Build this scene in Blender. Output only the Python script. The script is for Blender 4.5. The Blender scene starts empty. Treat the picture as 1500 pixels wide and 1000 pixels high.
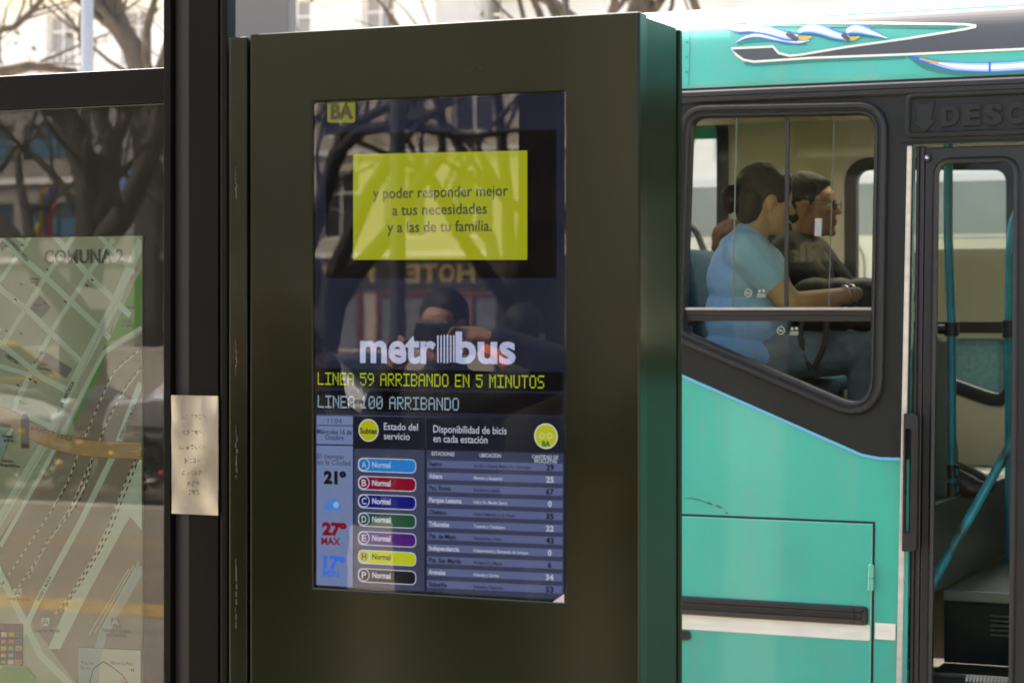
import bpy, bmesh, math, random
from mathutils import Vector, Matrix, noise
from mathutils.geometry import tessellate_polygon
R = math.radians
rnd = random.Random(7)
scene = bpy.context.scene
col = scene.collection

# ------------------------------------------------------------------ camera, sky, sun, exposure
YAW, FPX, HORIZON, EYE = R(23.77), 3150.0, 448.0, 1.95
cam_data = bpy.data.cameras.new('camera')
cam = bpy.data.objects.new('camera', cam_data)
col.objects.link(cam)
cam.location = (0, 0, EYE)
cam.rotation_euler = (R(90), 0, YAW)
cam_data.sensor_width = 22.3
cam_data.lens = 22.3 * FPX / 1500
cam_data.shift_y = -(500 - HORIZON) / 1500
cam_data.clip_start, cam_data.clip_end = 0.05, 1500
cam_data.dof.use_dof = True
cam_data.dof.focus_distance = 5.5
cam_data.dof.aperture_fstop = 3.5
scene.camera = cam

SUN_EL, SUN_AZ = R(52), R(-52)          # azimuth clockwise from +Y
world = bpy.data.worlds.new('World')
scene.world = world
world.use_nodes = True
wn = world.node_tree
sky = wn.nodes.new('ShaderNodeTexSky')
sky.sky_type = 'NISHITA'
sky.sun_disc = False
sky.sun_elevation = SUN_EL
sky.sun_rotation = SUN_AZ
sky.air_density, sky.dust_density, sky.ozone_density = 0.55, 7.0, 0.2
wn.links.new(sky.outputs[0], wn.nodes['Background'].inputs[0])
wn.nodes['Background'].inputs[1].default_value = 0.14
sd = bpy.data.lights.new('sun', 'SUN')
sd.energy, sd.angle, sd.color = 4.6, R(0.55), (1.0, 0.93, 0.82)
sun = bpy.data.objects.new('sun', sd)
col.objects.link(sun)
sdir = Vector((math.sin(SUN_AZ) * math.cos(SUN_EL), math.cos(SUN_AZ) * math.cos(SUN_EL), math.sin(SUN_EL)))
sun.rotation_euler = (-sdir).to_track_quat('-Z', 'Y').to_euler()
sun.location = sdir * 60
EXPO = 2.5
scene.view_settings.view_transform = 'Standard'
scene.view_settings.look = 'None'
scene.view_settings.exposure = EXPO
scene.view_settings.gamma = 1
scene.cycles.use_denoising = True
scene.cycles.max_bounces = 12
scene.cycles.transparent_max_bounces = 24
scene.cycles.sample_clamp_indirect = 6
scene.cycles.caustics_reflective = False
scene.cycles.caustics_refractive = False

# ------------------------------------------------------------------ projection helpers
FWD = Vector((-math.sin(YAW), math.cos(YAW), 0))
RGT = Vector((math.cos(YAW), math.sin(YAW), 0))
def ray(px, py):
    return FWD + RGT * ((px - 750) / FPX) + Vector((0, 0, (HORIZON - py) / FPX))
def hit(px, py, Y):
    d = ray(px, py)
    p = d * (Y / d.y)
    p.z += EYE
    return p
YK, YM, YB = 3.97, 4.03, 7.2            # kiosk front, map glass, bus side
def rf(px, py, Yv):                      # a point seen mirrored in the glass, Yv metres deep in the mirror
    p = hit(px, py, Yv)
    return Vector((p.x, 2 * YK - Yv, p.z))
Z_ROOF = 2.74
def surf(z):                             # outline of the bus side: leans in, then rolls over into the roof
    y = YB + 0.055 * (z - EYE)
    if z > Z_ROOF:
        t = min(1.0, (z - Z_ROOF) / 0.30)
        y += 0.24 * (1 - math.sqrt(max(0.0, 1 - t ** 4))) + 0.055 * t
    return y
def bhit(px, py):
    Y = YB
    for _ in range(40):
        p = hit(px, py, Y)
        Y = 0.5 * Y + 0.5 * surf(min(p.z, Z_ROOF + 0.29))
    return (p.x, min(p.z, Z_ROOF + 0.295))
def scale_at(Y, px=750):
    d = ray(px, HORIZON)
    return FPX * d.y / Y                 # pixels per metre (upright)

# ------------------------------------------------------------------ colour + materials
def s2l(c):
    c /= 255.0
    return c / 12.92 if c <= 0.04045 else ((c + 0.055) / 1.055) ** 2.4
def S(r, g, b):
    return (s2l(r), s2l(g), s2l(b))
def mat(name, colr, rough=0.5, metal=0.0, spec=0.5, var=0.0, vscale=6.0, bump=0.0, bscale=60.0, coat=0.0, rvar=0.0, stretch=None, emit=None, estr=0.0, two=None, detail=4):
    m = bpy.data.materials.new(name)
    m.use_nodes = True
    nt = m.node_tree
    b = nt.nodes['Principled BSDF']
    b.inputs['Base Color'].default_value = (*colr, 1)
    b.inputs['Roughness'].default_value = rough
    b.inputs['Metallic'].default_value = metal
    b.inputs['Specular IOR Level'].default_value = spec
    if coat:
        b.inputs['Coat Weight'].default_value = coat
        b.inputs['Coat Roughness'].default_value = 0.06
    if emit:
        b.inputs['Emission Color'].default_value = (*emit, 1)
        b.inputs['Emission Strength'].default_value = estr
    if var or bump or rvar:
        tc = nt.nodes.new('ShaderNodeTexCoord')
        mp = nt.nodes.new('ShaderNodeMapping')
        nt.links.new(tc.outputs['Object'], mp.inputs[0])
        if stretch:
            mp.inputs['Scale'].default_value = stretch
        n = nt.nodes.new('ShaderNodeTexNoise')
        n.inputs['Scale'].default_value = vscale
        n.inputs['Detail'].default_value = detail
        nt.links.new(mp.outputs[0], n.inputs['Vector'])
        if var:
            mr = nt.nodes.new('ShaderNodeMapRange')
            mr.inputs[1].default_value, mr.inputs[2].default_value = 0.3, 0.7
            nt.links.new(n.outputs['Fac'], mr.inputs[0])
            mx = nt.nodes.new('ShaderNodeMix')
            mx.data_type = 'RGBA'
            lo = two if two else tuple(c * (1 - var) for c in colr)
            hi = colr if two else tuple(min(1, c * (1 + var)) for c in colr)
            mx.inputs[6].default_value = (*lo, 1)
            mx.inputs[7].default_value = (*hi, 1)
            nt.links.new(mr.outputs[0], mx.inputs[0])
            nt.links.new(mx.outputs[2], b.inputs['Base Color'])
        if rvar:
            mr2 = nt.nodes.new('ShaderNodeMapRange')
            mr2.inputs[3].default_value = max(0, rough - rvar)
            mr2.inputs[4].default_value = min(1, rough + rvar)
            nt.links.new(n.outputs['Fac'], mr2.inputs[0])
            nt.links.new(mr2.outputs[0], b.inputs['Roughness'])
        if bump:
            n2 = nt.nodes.new('ShaderNodeTexNoise')
            n2.inputs['Scale'].default_value = bscale
            n2.inputs['Detail'].default_value = 3
            nt.links.new(mp.outputs[0], n2.inputs['Vector'])
            bp = nt.nodes.new('ShaderNodeBump')
            bp.inputs['Strength'].default_value = bump
            bp.inputs['Distance'].default_value = 0.01
            nt.links.new(n2.outputs['Fac'], bp.inputs['Height'])
            nt.links.new(bp.outputs[0], b.inputs['Normal'])
    return m
LCD_GAIN = 0.74 / 2 ** EXPO
_lcd = {}
def lcd(r, g, b, k=1.0):
    key = (r, g, b, k)
    if key not in _lcd:
        m = mat('screen_pixels', (0.004, 0.004, 0.005), 0.6, spec=0.0, emit=S(r, g, b), estr=LCD_GAIN * k)
        _lcd[key] = m
    return _lcd[key]
def glass(name, tint=(1, 1, 1), ior=1.5, rough=0.0, smear=0.0):
    m = bpy.data.materials.new(name)
    m.use_nodes = True
    nt = m.node_tree
    nt.nodes.clear()
    out = nt.nodes.new('ShaderNodeOutputMaterial')
    fr = nt.nodes.new('ShaderNodeFresnel')
    fr.inputs['IOR'].default_value = ior
    tr = nt.nodes.new('ShaderNodeBsdfTransparent')
    tr.inputs[0].default_value = (*tint, 1)
    gl = nt.nodes.new('ShaderNodeBsdfAnisotropic')
    gl.inputs['Roughness'].default_value = rough
    mx = nt.nodes.new('ShaderNodeMixShader')
    nt.links.new(fr.outputs[0], mx.inputs[0])
    nt.links.new(tr.outputs[0], mx.inputs[1])
    nt.links.new(gl.outputs[0], mx.inputs[2])
    last = mx
    if smear:
        df = nt.nodes.new('ShaderNodeBsdfDiffuse')
        df.inputs[0].default_value = (0.5, 0.44, 0.30, 1)
        tc = nt.nodes.new('ShaderNodeTexCoord')
        n = nt.nodes.new('ShaderNodeTexNoise')
        n.inputs['Scale'].default_value = 9
        n.inputs['Detail'].default_value = 8
        nt.links.new(tc.outputs['Object'], n.inputs['Vector'])
        v = nt.nodes.new('ShaderNodeTexVoronoi')
        v.inputs['Scale'].default_value = 55
        nt.links.new(tc.outputs['Object'], v.inputs['Vector'])
        sp = nt.nodes.new('ShaderNodeMapRange')
        sp.inputs[1].default_value, sp.inputs[2].default_value = 0.05, 0.11
        sp.inputs[3].default_value, sp.inputs[4].default_value = 0.5, 0.0
        nt.links.new(v.outputs['Distance'], sp.inputs[0])
        mr = nt.nodes.new('ShaderNodeMapRange')
        mr.inputs[1].default_value, mr.inputs[2].default_value = 0.35, 0.8
        mr.inputs[3].default_value, mr.inputs[4].default_value = 0.0, smear
        nt.links.new(n.outputs['Fac'], mr.inputs[0])
        mu = nt.nodes.new('ShaderNodeMath')
        mu.operation = 'MULTIPLY_ADD'
        mu.inputs[1].default_value = smear
        nt.links.new(sp.outputs[0], mu.inputs[0])
        nt.links.new(mr.outputs[0], mu.inputs[2])
        m2 = nt.nodes.new('ShaderNodeMixShader')
        nt.links.new(mu.outputs[0], m2.inputs[0])
        nt.links.new(mx.outputs[0], m2.inputs[1])
        nt.links.new(df.outputs[0], m2.inputs[2])
        last = m2
    nt.links.new(last.outputs[0], out.inputs[0])
    return m

M = {}
M['kiosk'] = mat('kiosk_paint', (0.0072, 0.0095, 0.0024), 0.17, spec=0.25, var=0.12, vscale=3, bump=0.0025, bscale=400, rvar=0.05)
M['kiosk_side'] = mat('kiosk_side_paint', (0.008, 0.014, 0.006), 0.16, spec=0.11, var=0.10, vscale=3, bump=0.003, bscale=300, rvar=0.04)
M['black'] = mat('black_gap', (0.006, 0.006, 0.006), 0.7)
M['brown_frame'] = mat('dark_bronze_frame', (0.0036, 0.0031, 0.0022), 0.38, spec=0.10, var=0.15, vscale=5, bump=0.004, bscale=300)
M['groove'] = mat('black_groove', (0.006, 0.005, 0.004), 0.5)
M['galv'] = mat('grey_column_paint', (0.22, 0.215, 0.195), 0.55, var=0.06, vscale=4, bump=0.04, bscale=80)
M['scuff'] = mat('scuffed_edge', (0.035, 0.035, 0.022), 0.6, var=0.5, vscale=30)
M['plate'] = mat('brushed_plate', (0.34, 0.33, 0.27), 0.36, metal=1.0, var=0.14, vscale=12, bump=0.16, bscale=9, rvar=0.1)
M['teal'] = mat('teal_bus_paint', (0.056, 0.400, 0.300), 0.27, var=0.07, vscale=2.6, coat=0.6, bump=0.05, bscale=2.4)
_t = M['teal'].node_tree                       # road film and dried splashes on the paint
_b = _t.nodes['Principled BSDF']
_old = _b.inputs['Base Color'].links[0].from_socket
_tc = _t.nodes.new('ShaderNodeTexCoord'); _mp = _t.nodes.new('ShaderNodeMapping'); _mp.inputs['Scale'].default_value = (9, 9, 2.2)
_n1 = _t.nodes.new('ShaderNodeTexNoise'); _n1.inputs['Scale'].default_value = 1.6; _n1.inputs['Detail'].default_value = 9; _n1.inputs['Roughness'].default_value = .7
_mr = _t.nodes.new('ShaderNodeMapRange'); _mr.inputs[1].default_value, _mr.inputs[2].default_value = .50, .80; _mr.inputs[4].default_value = .30
_mx = _t.nodes.new('ShaderNodeMix'); _mx.data_type = 'RGBA'; _mx.inputs[7].default_value = (.24, .27, .21, 1)
_t.links.new(_tc.outputs['Object'], _mp.inputs[0]); _t.links.new(_mp.outputs[0], _n1.inputs['Vector']); _t.links.new(_n1.outputs['Fac'], _mr.inputs[0]); _t.links.new(_mr.outputs[0], _mx.inputs[0])
_t.links.new(_old, _mx.inputs[6]); _t.links.new(_mx.outputs[2], _b.inputs['Base Color'])
M['graphite'] = mat('graphite_bus_paint', (0.0115, 0.0132, 0.0100), 0.45, spec=0.3, var=0.15, vscale=5, bump=0.03, bscale=120)
M['rubber'] = mat('window_rubber', (0.010, 0.0105, 0.0088), 0.40, var=0.2, vscale=14, bump=0.05, bscale=60)
M['alu'] = mat('bright_trim', (0.52, 0.50, 0.47), 0.28, metal=0.9, var=0.1, vscale=20)
M['cream_trim'] = mat('cream_trim_strip', (0.50, 0.47, 0.39), 0.5, var=0.14, vscale=7, stretch=(1, 1, 4))
M['white_band'] = mat('white_band_paint', (0.70, 0.71, 0.60), 0.45, var=0.08, vscale=9, stretch=(1, 1, 5))
M['cream_line'] = mat('cream_line_paint', (0.74, 0.74, 0.60), 0.35)
M['swoosh'] = mat('grey_swoosh_paint', (0.060, 0.062, 0.058), 0.3, var=0.12, vscale=4, coat=0.5)
M['blue_line'] = mat('blue_line_paint', (0.12, 0.40, 0.60), 0.35)
M['deep_blue'] = mat('deep_blue_paint', (0.03, 0.13, 0.52), 0.3, coat=0.4)
M['pale_blue'] = mat('pale_blue_paint', (0.32, 0.55, 0.84), 0.3, coat=0.4)
M['white_paint'] = mat('white_paint', (0.80, 0.80, 0.78), 0.3, coat=0.4)
M['gold_paint'] = mat('gold_paint', (0.52, 0.38, 0.08), 0.35)
M['air_shadow'] = mat('airbrushed_dark_teal', (0.02, 0.19, 0.14), 0.3, coat=0.4)
M['handle'] = mat('black_plastic', (0.016, 0.014, 0.013), 0.4, bump=0.05, bscale=200)
M['teal_pole'] = mat('teal_pole_paint', (0.020, 0.24, 0.33), 0.28, var=0.25, vscale=9)
M['worn_pole'] = mat('worn_blue_bar', (0.05, 0.56, 0.74), 0.32, var=0.9, vscale=22, two=(0.05, 0.07, 0.06), stretch=(1, 1, .4))
M['steel'] = mat('step_steel', (0.12, 0.125, 0.105), 0.36, metal=0.6, var=0.2, vscale=10, bump=0.06, bscale=50, rvar=0.1)
M['dark_floor'] = mat('dark_step_riser', (0.018, 0.018, 0.016), 0.6, var=0.2, vscale=10)
M['interior'] = mat('cream_interior_panel', (0.50, 0.45, 0.31), 0.5, var=0.06, vscale=2)
M['interior_dark'] = mat('grey_interior_panel', (0.10, 0.10, 0.085), 0.5, var=0.15, vscale=3)
M['seat'] = mat('seat_fabric', (0.03, 0.10, 0.14), 0.8, var=0.3, vscale=40, bump=0.1, bscale=90)
M['seat_rail'] = mat('seat_rail', (0.30, 0.30, 0.28), 0.4, metal=0.6)
M['bus_glass'] = glass('bus_window_glass', (0.93, 0.95, 0.90), 1.17, smear=0.006)
M['slide_glass'] = glass('green_sliding_glass', (0.88, 0.91, 0.70), 1.17, smear=0.008)
M['low_glass'] = glass('dark_lower_glass', (0.78, 0.83, 0.78), 1.3, smear=0.006)
M['door_glass'] = glass('door_glass', (0.80, 0.86, 0.82), 1.33, smear=0.008)
M['kiosk_glass'] = glass('kiosk_screen_glass', (1, 1, 1), 1.62, smear=0.012)
M['map_glass'] = glass('showcase_glass', (0.93, 0.96, 0.90), 1.68, smear=0.018)
M['glass_edge'] = mat('glass_edge', (0.07, 0.10, 0.08), 0.2)

# ------------------------------------------------------------------ mesh builder
class MB:
    def __init__(self):
        self.v, self.f, self.mi, self.mats = [], [], [], []
    def m(self, material):
        if material not in self.mats:
            self.mats.append(material)
        return self.mats.index(material)
    def add(self, verts, faces, material):
        o = len(self.v)
        k = self.m(material)
        self.v += [tuple(p) for p in verts]
        for f in faces:
            self.f.append(tuple(i + o for i in f))
            self.mi.append(k)
    def box(self, x0, x1, y0, y1, z0, z1, material, T=None):
        vs = [Vector(p) for p in ((x0,y0,z0),(x1,y0,z0),(x1,y1,z0),(x0,y1,z0),(x0,y0,z1),(x1,y0,z1),(x1,y1,z1),(x0,y1,z1))]
        if T: vs = [T @ p for p in vs]
        self.add(vs, [(0,3,2,1),(4,5,6,7),(0,1,5,4),(1,2,6,5),(2,3,7,6),(3,0,4,7)], material)
    def plate(self, outer, holes, d0, d1, f, material, back=True):
        loops = [list(outer)] + [list(h) for h in holes]
        flat = [p for l in loops for p in l]
        tris = tessellate_polygon([[Vector((p[0], p[1], 0)) for p in l] for l in loops])
        n = len(flat)
        vs = [f(p[0], p[1], d0) for p in flat]
        fs = []
        for t in tris:
            a, b, c = (flat[i] for i in t)
            ar = (b[0]-a[0])*(c[1]-a[1]) - (b[1]-a[1])*(c[0]-a[0])
            if abs(ar) < 1e-12: continue
            fs.append(tuple(t) if ar > 0 else (t[0], t[2], t[1]))
        base = list(fs)
        if d1 is not None:
            vs += [f(p[0], p[1], d1) for p in flat]
            if back: fs += [(a + n, c + n, b + n) for a, b, c in base]
            o = 0
            for l in loops:
                k = len(l)
                area = sum(l[i][0]*l[(i+1)%k][1] - l[(i+1)%k][0]*l[i][1] for i in range(k))
                outerloop = (o == 0)
                for i in range(k):
                    a, b = o + i, o + (i + 1) % k
                    q = (a, a + n, b + n, b)
                    if (area > 0) != outerloop: q = q[::-1]
                    fs.append(q)
                o += k
        self.add(vs, fs, material)
    def tube(self, path, r, material, seg=10, closed=False, caps=True):
        path = [Vector(p) for p in path]
        n = len(path)
        rad = r if isinstance(r, (list, tuple)) else [r] * n
        vs, fs = [], []
        u = None
        for i, p in enumerate(path):
            if closed: t = path[(i+1) % n] - path[i-1]
            else: t = path[min(i+1, n-1)] - path[max(i-1, 0)]
            if t.length < 1e-9: t = Vector((0,0,1))
            t.normalize()
            if u is None:
                u = t.orthogonal().normalized()
            else:
                u = u - t * u.dot(t)
                u = u.normalized() if u.length > 1e-6 else t.orthogonal().normalized()
            w = t.cross(u)
            for k in range(seg):
                a = 2 * math.pi * k / seg
                vs.append(p + (u * math.cos(a) + w * math.sin(a)) * rad[i])
        for i in range(n if closed else n - 1):
            j = (i + 1) % n
            for k in range(seg):
                fs.append((i*seg+k, i*seg+(k+1)%seg, j*seg+(k+1)%seg, j*seg+k))
        if caps and not closed:
            fs.append(tuple(range(seg))[::-1])
            fs.append(tuple((n-1)*seg + k for k in range(seg)))
        self.add(vs, fs, material)
    def sweep(self, loop, prof, f, material):   # closed outline in the wall plane, profile of (outward offset, depth)
        n = len(loop)
        area = sum(loop[i][0]*loop[(i+1)%n][1] - loop[(i+1)%n][0]*loop[i][1] for i in range(n))
        sg = 1 if area > 0 else -1
        nor = []
        for i in range(n):
            a, b = Vector(loop[i-1]), Vector(loop[(i+1) % n])
            t = (b - a).normalized()
            nor.append((t.y * sg, -t.x * sg))
        vs, fs = [], []
        m = len(prof)
        for i in range(n):
            for o, d in prof:
                vs.append(f(loop[i][0] + nor[i][0]*o, loop[i][1] + nor[i][1]*o, d))
        for i in range(n):
            j = (i + 1) % n
            for k in range(m - 1):
                q = (i*m+k, i*m+k+1, j*m+k+1, j*m+k)
                fs.append(q if sg > 0 else q[::-1])
        self.add(vs, fs, material)
    def ball(self, c, r, material, seg=16, rings=10, T=None):
        c = Vector(c)
        rr = Vector(r) if isinstance(r, (tuple, list, Vector)) else Vector((r, r, r))
        vs, fs = [], []
        for i in range(rings + 1):
            th = math.pi * i / rings
            for k in range(seg):
                ph = 2 * math.pi * k / seg
                p = Vector((rr.x*math.sin(th)*math.cos(ph), rr.y*math.sin(th)*math.sin(ph), rr.z*math.cos(th)))
                if T: p = T @ p
                vs.append(c + p)
        for i in range(rings):
            for k in range(seg):
                fs.append((i*seg+k, (i+1)*seg+k, (i+1)*seg+(k+1)%seg, i*seg+(k+1)%seg))
        self.add(vs, fs, material)
    def cone(self, a, b, ra, rb, material, seg=12):      # round-ended tapered limb
        a, b = Vector(a), Vector(b)
        d = b - a
        L = max(d.length, 1e-6)
        pts, rs = [], []
        for k in range(5):
            q = -1 + k * 0.2499
            pts.append(a + d/L*ra*q); rs.append(ra*math.sqrt(max(0.0004, 1-q*q)))
        for k in range(5):
            q = k * 0.2499
            pts.append(b + d/L*rb*q); rs.append(rb*math.sqrt(max(0.0004, 1-q*q)))
        self.tube(pts, rs, material, seg)
    def build(self, name, parent=None, smooth=False, bevel=0.0, bseg=2, bisect=None, xf=None):
        me = bpy.data.meshes.new(name)
        me.from_pydata(self.v, [], self.f)
        for k in self.mats: me.materials.append(k)
        for p, k in zip(me.polygons, self.mi):
            p.material_index = k
        if bisect is not None or smooth:
            bm = bmesh.new()
            bm.from_mesh(me)
            bmesh.ops.remove_doubles(bm, verts=bm.verts, dist=1e-5)
            if bisect:
                for z in bisect:
                    bmesh.ops.bisect_plane(bm, geom=bm.verts[:]+bm.edges[:]+bm.faces[:], plane_co=(0,0,z), plane_no=(0,0,1))
            bm.to_mesh(me)
            bm.free()
        if xf:
            for v in me.vertices: v.co = xf(v.co)
        if smooth:
            for p in me.polygons: p.use_smooth = True
        me.validate()
        me.update()
        o = bpy.data.objects.new(name, me)
        col.objects.link(o)
        if bevel:
            md = o.modifiers.new('bevel', 'BEVEL')
            md.width, md.segments, md.limit_method, md.angle_limit = bevel, bseg, 'ANGLE', R(35)
            md.harden_normals = False
        if smooth:
            md = o.modifiers.new('split', 'EDGE_SPLIT')
            md.split_angle = R(40)
        if parent: put(o, parent)
        return o
def put(o, parent):
    o.parent = parent
    if parent.type == 'EMPTY' and not o.get('_local'):
        o.matrix_parent_inverse = Matrix.Translation(-parent.location)
def tag(o, label=None, cat=None, group=None, kind=None):
    if label: o['label'] = label
    if cat: o['category'] = cat
    if group: o['group'] = group
    if kind: o['kind'] = kind
    return o
def thing(name, loc, label, cat, group=None):
    o = bpy.data.objects.new(name, None)
    o.location = loc
    o.empty_display_size = 0.2
    col.objects.link(o)
    return tag(o, label, cat, group)
def rect(x0, x1, z0, z1):
    return [(x0, z0), (x1, z0), (x1, z1), (x0, z1)]
def rounded(pts, rads, seg=6):
    out = []
    n = len(pts)
    if not isinstance(rads, (list, tuple)): rads = [rads] * n
    for i in range(n):
        p, a, b = Vector(pts[i][:2]), Vector(pts[i-1][:2]), Vector(pts[(i+1) % n][:2])
        r = rads[i]
        if r <= 0:
            out.append(tuple(p)); continue
        ua, ub = (a - p), (b - p)
        la, lb = ua.length, ub.length
        ua /= la; ub /= lb
        ang = math.acos(max(-1, min(1, ua.dot(ub))))
        t = min(r / math.tan(ang / 2), 0.45 * la, 0.45 * lb)
        p0, p1 = p + ua * t, p + ub * t
        for k in range(seg + 1):
            q = k / seg
            out.append(tuple(p0 * (1-q)**2 + p * 2*q*(1-q) + p1 * q*q))
    return out
def circle(cx, cz, r, n=28):
    return [(cx + r*math.cos(2*math.pi*k/n), cz + r*math.sin(2*math.pi*k/n)) for k in range(n)]
def strip(pts, w):                        # ribbon polygon round a polyline; w a width or widths
    pts = [Vector(p[:2]) for p in pts]
    n = len(pts)
    ws = w if isinstance(w, (list, tuple)) else [w] * n
    L, Rr = [], []
    for i in range(n):
        t = (pts[min(i+1, n-1)] - pts[max(i-1, 0)]).normalized()
        nn = Vector((-t.y, t.x)) * ws[i] / 2
        L.append(tuple(pts[i] + nn)); Rr.append(tuple(pts[i] - nn))
    return L, Rr
def smooth_line(pts, n=8):                # Catmull-Rom
    P = [Vector(p[:2]) for p in pts]
    P = [P[0]*2 - P[1]] + P + [P[-1]*2 - P[-2]]
    out = []
    for i in range(1, len(P) - 2):
        for k in range(n):
            t = k / n
            a, b, c, d = P[i-1], P[i], P[i+1], P[i+2]
            out.append(tuple(0.5*((2*b) + (c-a)*t + (2*a-5*b+4*c-d)*t*t + (3*b-a-3*c+d)*t**3)))
    out.append(tuple(P[-2]))
    return out

# ------------------------------------------------------------------ lettering
_tc = {}
def text_geo(body, bold=0.0):
    key = (body, bold)
    if key not in _tc:
        c = bpy.data.curves.new('lettering', 'FONT')
        c.body = body
        c.size = 1
        c.resolution_u = 3
        c.offset = bold
        o = bpy.data.objects.new('lettering', c)
        col.objects.link(o)
        me = bpy.data.meshes.new_from_object(o)
        vs = [(v.co.x, v.co.y) for v in me.vertices]
        fs = [tuple(p.vertices) for p in me.polygons]
        bpy.data.objects.remove(o)
        bpy.data.curves.remove(c)
        bpy.data.meshes.remove(me)
        _tc[key] = (vs, fs)
    return _tc[key]
CAPH = max(v[1] for v in text_geo("H")[0])
def text(mb, body, p0, p1, cap, f, d, material, bold=0.0, mirror=False):
    """lettering from p0 to p1 (baseline ends in the wall plane), capital height cap"""
    vs, fs = text_geo(body, bold)
    if not vs: return
    x0, x1 = min(v[0] for v in vs), max(v[0] for v in vs)
    a, b = Vector(p0[:2]), Vector(p1[:2])
    t = b - a
    L = t.length
    t.normalize()
    n = Vector((-t.y, t.x))
    ks = L / (x1 - x0)
    kc = cap / CAPH
    out = []
    for v in vs:
        u = (v[0] - x0) * ks
        if mirror: u = L - u
        q = a + t * u + n * v[1] * kc
        out.append(f(q.x, q.y, d))
    mb.add(out, [g if not mirror else g[::-1] for g in fs], material)
LED = {'A':'01110 10001 10001 11111 10001 10001 10001','B':'11110 10001 10001 11110 10001 10001 11110','D':'11110 10001 10001 10001 10001 10001 11110','E':'11111 10000 10000 11110 10000 10000 11111','I':'11111 00100 00100 00100 00100 00100 11111','L':'10000 10000 10000 10000 10000 10000 11111','M':'10001 11011 10101 10101 10001 10001 10001','N':'10001 11001 10101 10101 10011 10001 10001','O':'01110 10001 10001 10001 10001 10001 01110','R':'11110 10001 10001 11110 10100 10010 10001','S':'01111 10000 10000 01110 00001 00001 11110','T':'11111 00100 00100 00100 00100 00100 00100','U':'10001 10001 10001 10001 10001 10001 01110','0':'01110 10001 10011 10101 11001 10001 01110','1':'00100 01100 00100 00100 00100 00100 01110','5':'11111 10000 11110 00001 00001 10001 01110','9':'01110 10001 10001 01111 00001 00010 01100',' ':'000 000 000 000 000 000 000'}
def led_text(mb, body, x0, x1, zt, zb, f, d, material):
    cols, rows = [], None
    total = 0
    for ch in body:
        g = LED[ch].split()
        cols.append((total, g)); total += len(g[0]) + 1
    total -= 1
    sx = (x1 - x0) / total
    sz = (zt - zb) / 7
    for o, g in cols:
        for r, row in enumerate(g):
            for k, bit in enumerate(row):
                if bit == '1':
                    cx, cz = x0 + (o + k + .5) * sx, zt - (r + .5) * sz
                    mb.plate(rect(cx - sx*.36, cx + sx*.36, cz - sz*.40, cz + sz*.40), [], d, None, f, material)

# ================================================================== GROUND
def structure(name, build):
    mb = MB(); build(mb)
    return tag(mb.build(name), kind='structure')
M['asphalt'] = mat('warm_asphalt', (0.20, 0.165, 0.12), 0.85, var=0.2, vscale=1.2, bump=0.2, bscale=60)
M['asphalt2'] = mat('grey_asphalt', (0.24, 0.215, 0.175), 0.85, var=0.2, vscale=0.8, bump=0.2, bscale=60)
M['paver'] = mat('platform_paving', (0.24, 0.21, 0.17), 0.75, var=0.15, vscale=3, bump=0.15, bscale=40)
M['worn_line'] = mat('worn_lane_paint', (0.30, 0.23, 0.12), 0.8, var=.4, vscale=5)
M['kerb'] = mat('concrete_kerb', (0.34, 0.31, 0.26), 0.8, var=0.2, vscale=4, bump=0.2, bscale=40)
M['yellow'] = mat('yellow_kerb_paint', (0.40, 0.27, 0.09), 0.75, var=0.45, vscale=8)
M['soil'] = mat('planting_soil', (0.07, 0.05, 0.032), 0.95, var=0.4, vscale=8)
PZ = 0.28
structure('ground', lambda m: m.box(-600, 600, -600, 600, -1.0, -0.02, M['asphalt2']))
structure('road', lambda m: m.box(-90, 60, -7.45, -2.15, -0.10, 0.0, M['asphalt']))
structure('road', lambda m: m.box(-90, 60, 6.95, 18.0, -0.10, 0.0, M['asphalt2']))
structure('pavement', lambda m: m.box(-40, 30, -1.72, 6.6, -0.10, PZ, M['paver']))
def _kerb(m):
    m.box(-40, 30, -2.14, -1.72, -0.1, PZ + 0.004, M['yellow'])
    m.box(-40, 30, 6.6, 6.78, -0.1, PZ + 0.004, M['yellow'])
structure('kerb', _kerb)
structure('road_marking', lambda m: [m.box(-90, 60, y, y + .12, 0.0, 0.004, M['worn_line']) for y in (-3.1, -6.9)])
structure('verge', lambda m: (m.box(-90, 60, -7.75, -7.46, -0.1, 0.22, M['kerb']), m.box(-90, 60, -9.9, -7.75, -0.1, 0.14, M['soil']), m.box(-90, 60, -10.2, -9.9, -0.1, 0.22, M['kerb'])))
structure('pavement', lambda m: (m.box(-140, 100, -72, -66, -0.1, 0.15, M['kerb']), m.box(-140, 100, 46, 58, -0.1, 0.15, M['kerb'])))

# ================================================================== INFORMATION KIOSK
def kf(u, v, d): return Vector((u, YK + d, v))
KPL = YK
def kp(px, py): p = hit(px, py, KPL); return (p.x, p.z)
KX0, KX1 = kp(366, 500)[0], kp(937, 500)[0]
KT = kp(650, 33.6)[1]
SX0, SX1 = kp(458.5, 500)[0], kp(828.5, 500)[0]
ST, SBm = kp(643, 142)[1], kp(643, 871)[1]
kiosk = thing('information_kiosk', ((KX0 + KX1) / 2, YK + .13, PZ), 'tall dark green metal information kiosk with a lit portrait screen, standing beside the map case', 'kiosk')
mb = MB()
mb.plate(rect(KX0, KX1, PZ + .06, KT), [rect(SX0, SX1, SBm, ST)], 0, 0.045, kf, M['kiosk'])
mb.build('front_panel', kiosk, bevel=0.004, bseg=3)
mb = MB()
mb.box(KX0 + .004, KX1 - .006, YK + .052, YK + .235, PZ + .03, KT - .004, M['kiosk_side'])
mb.box(KX0 + .008, KX1 - .012, YK + .0455, YK + .0515, PZ + .05, KT - .012, M['black'])
mb.build('cabinet', kiosk, bevel=0.005)
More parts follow.
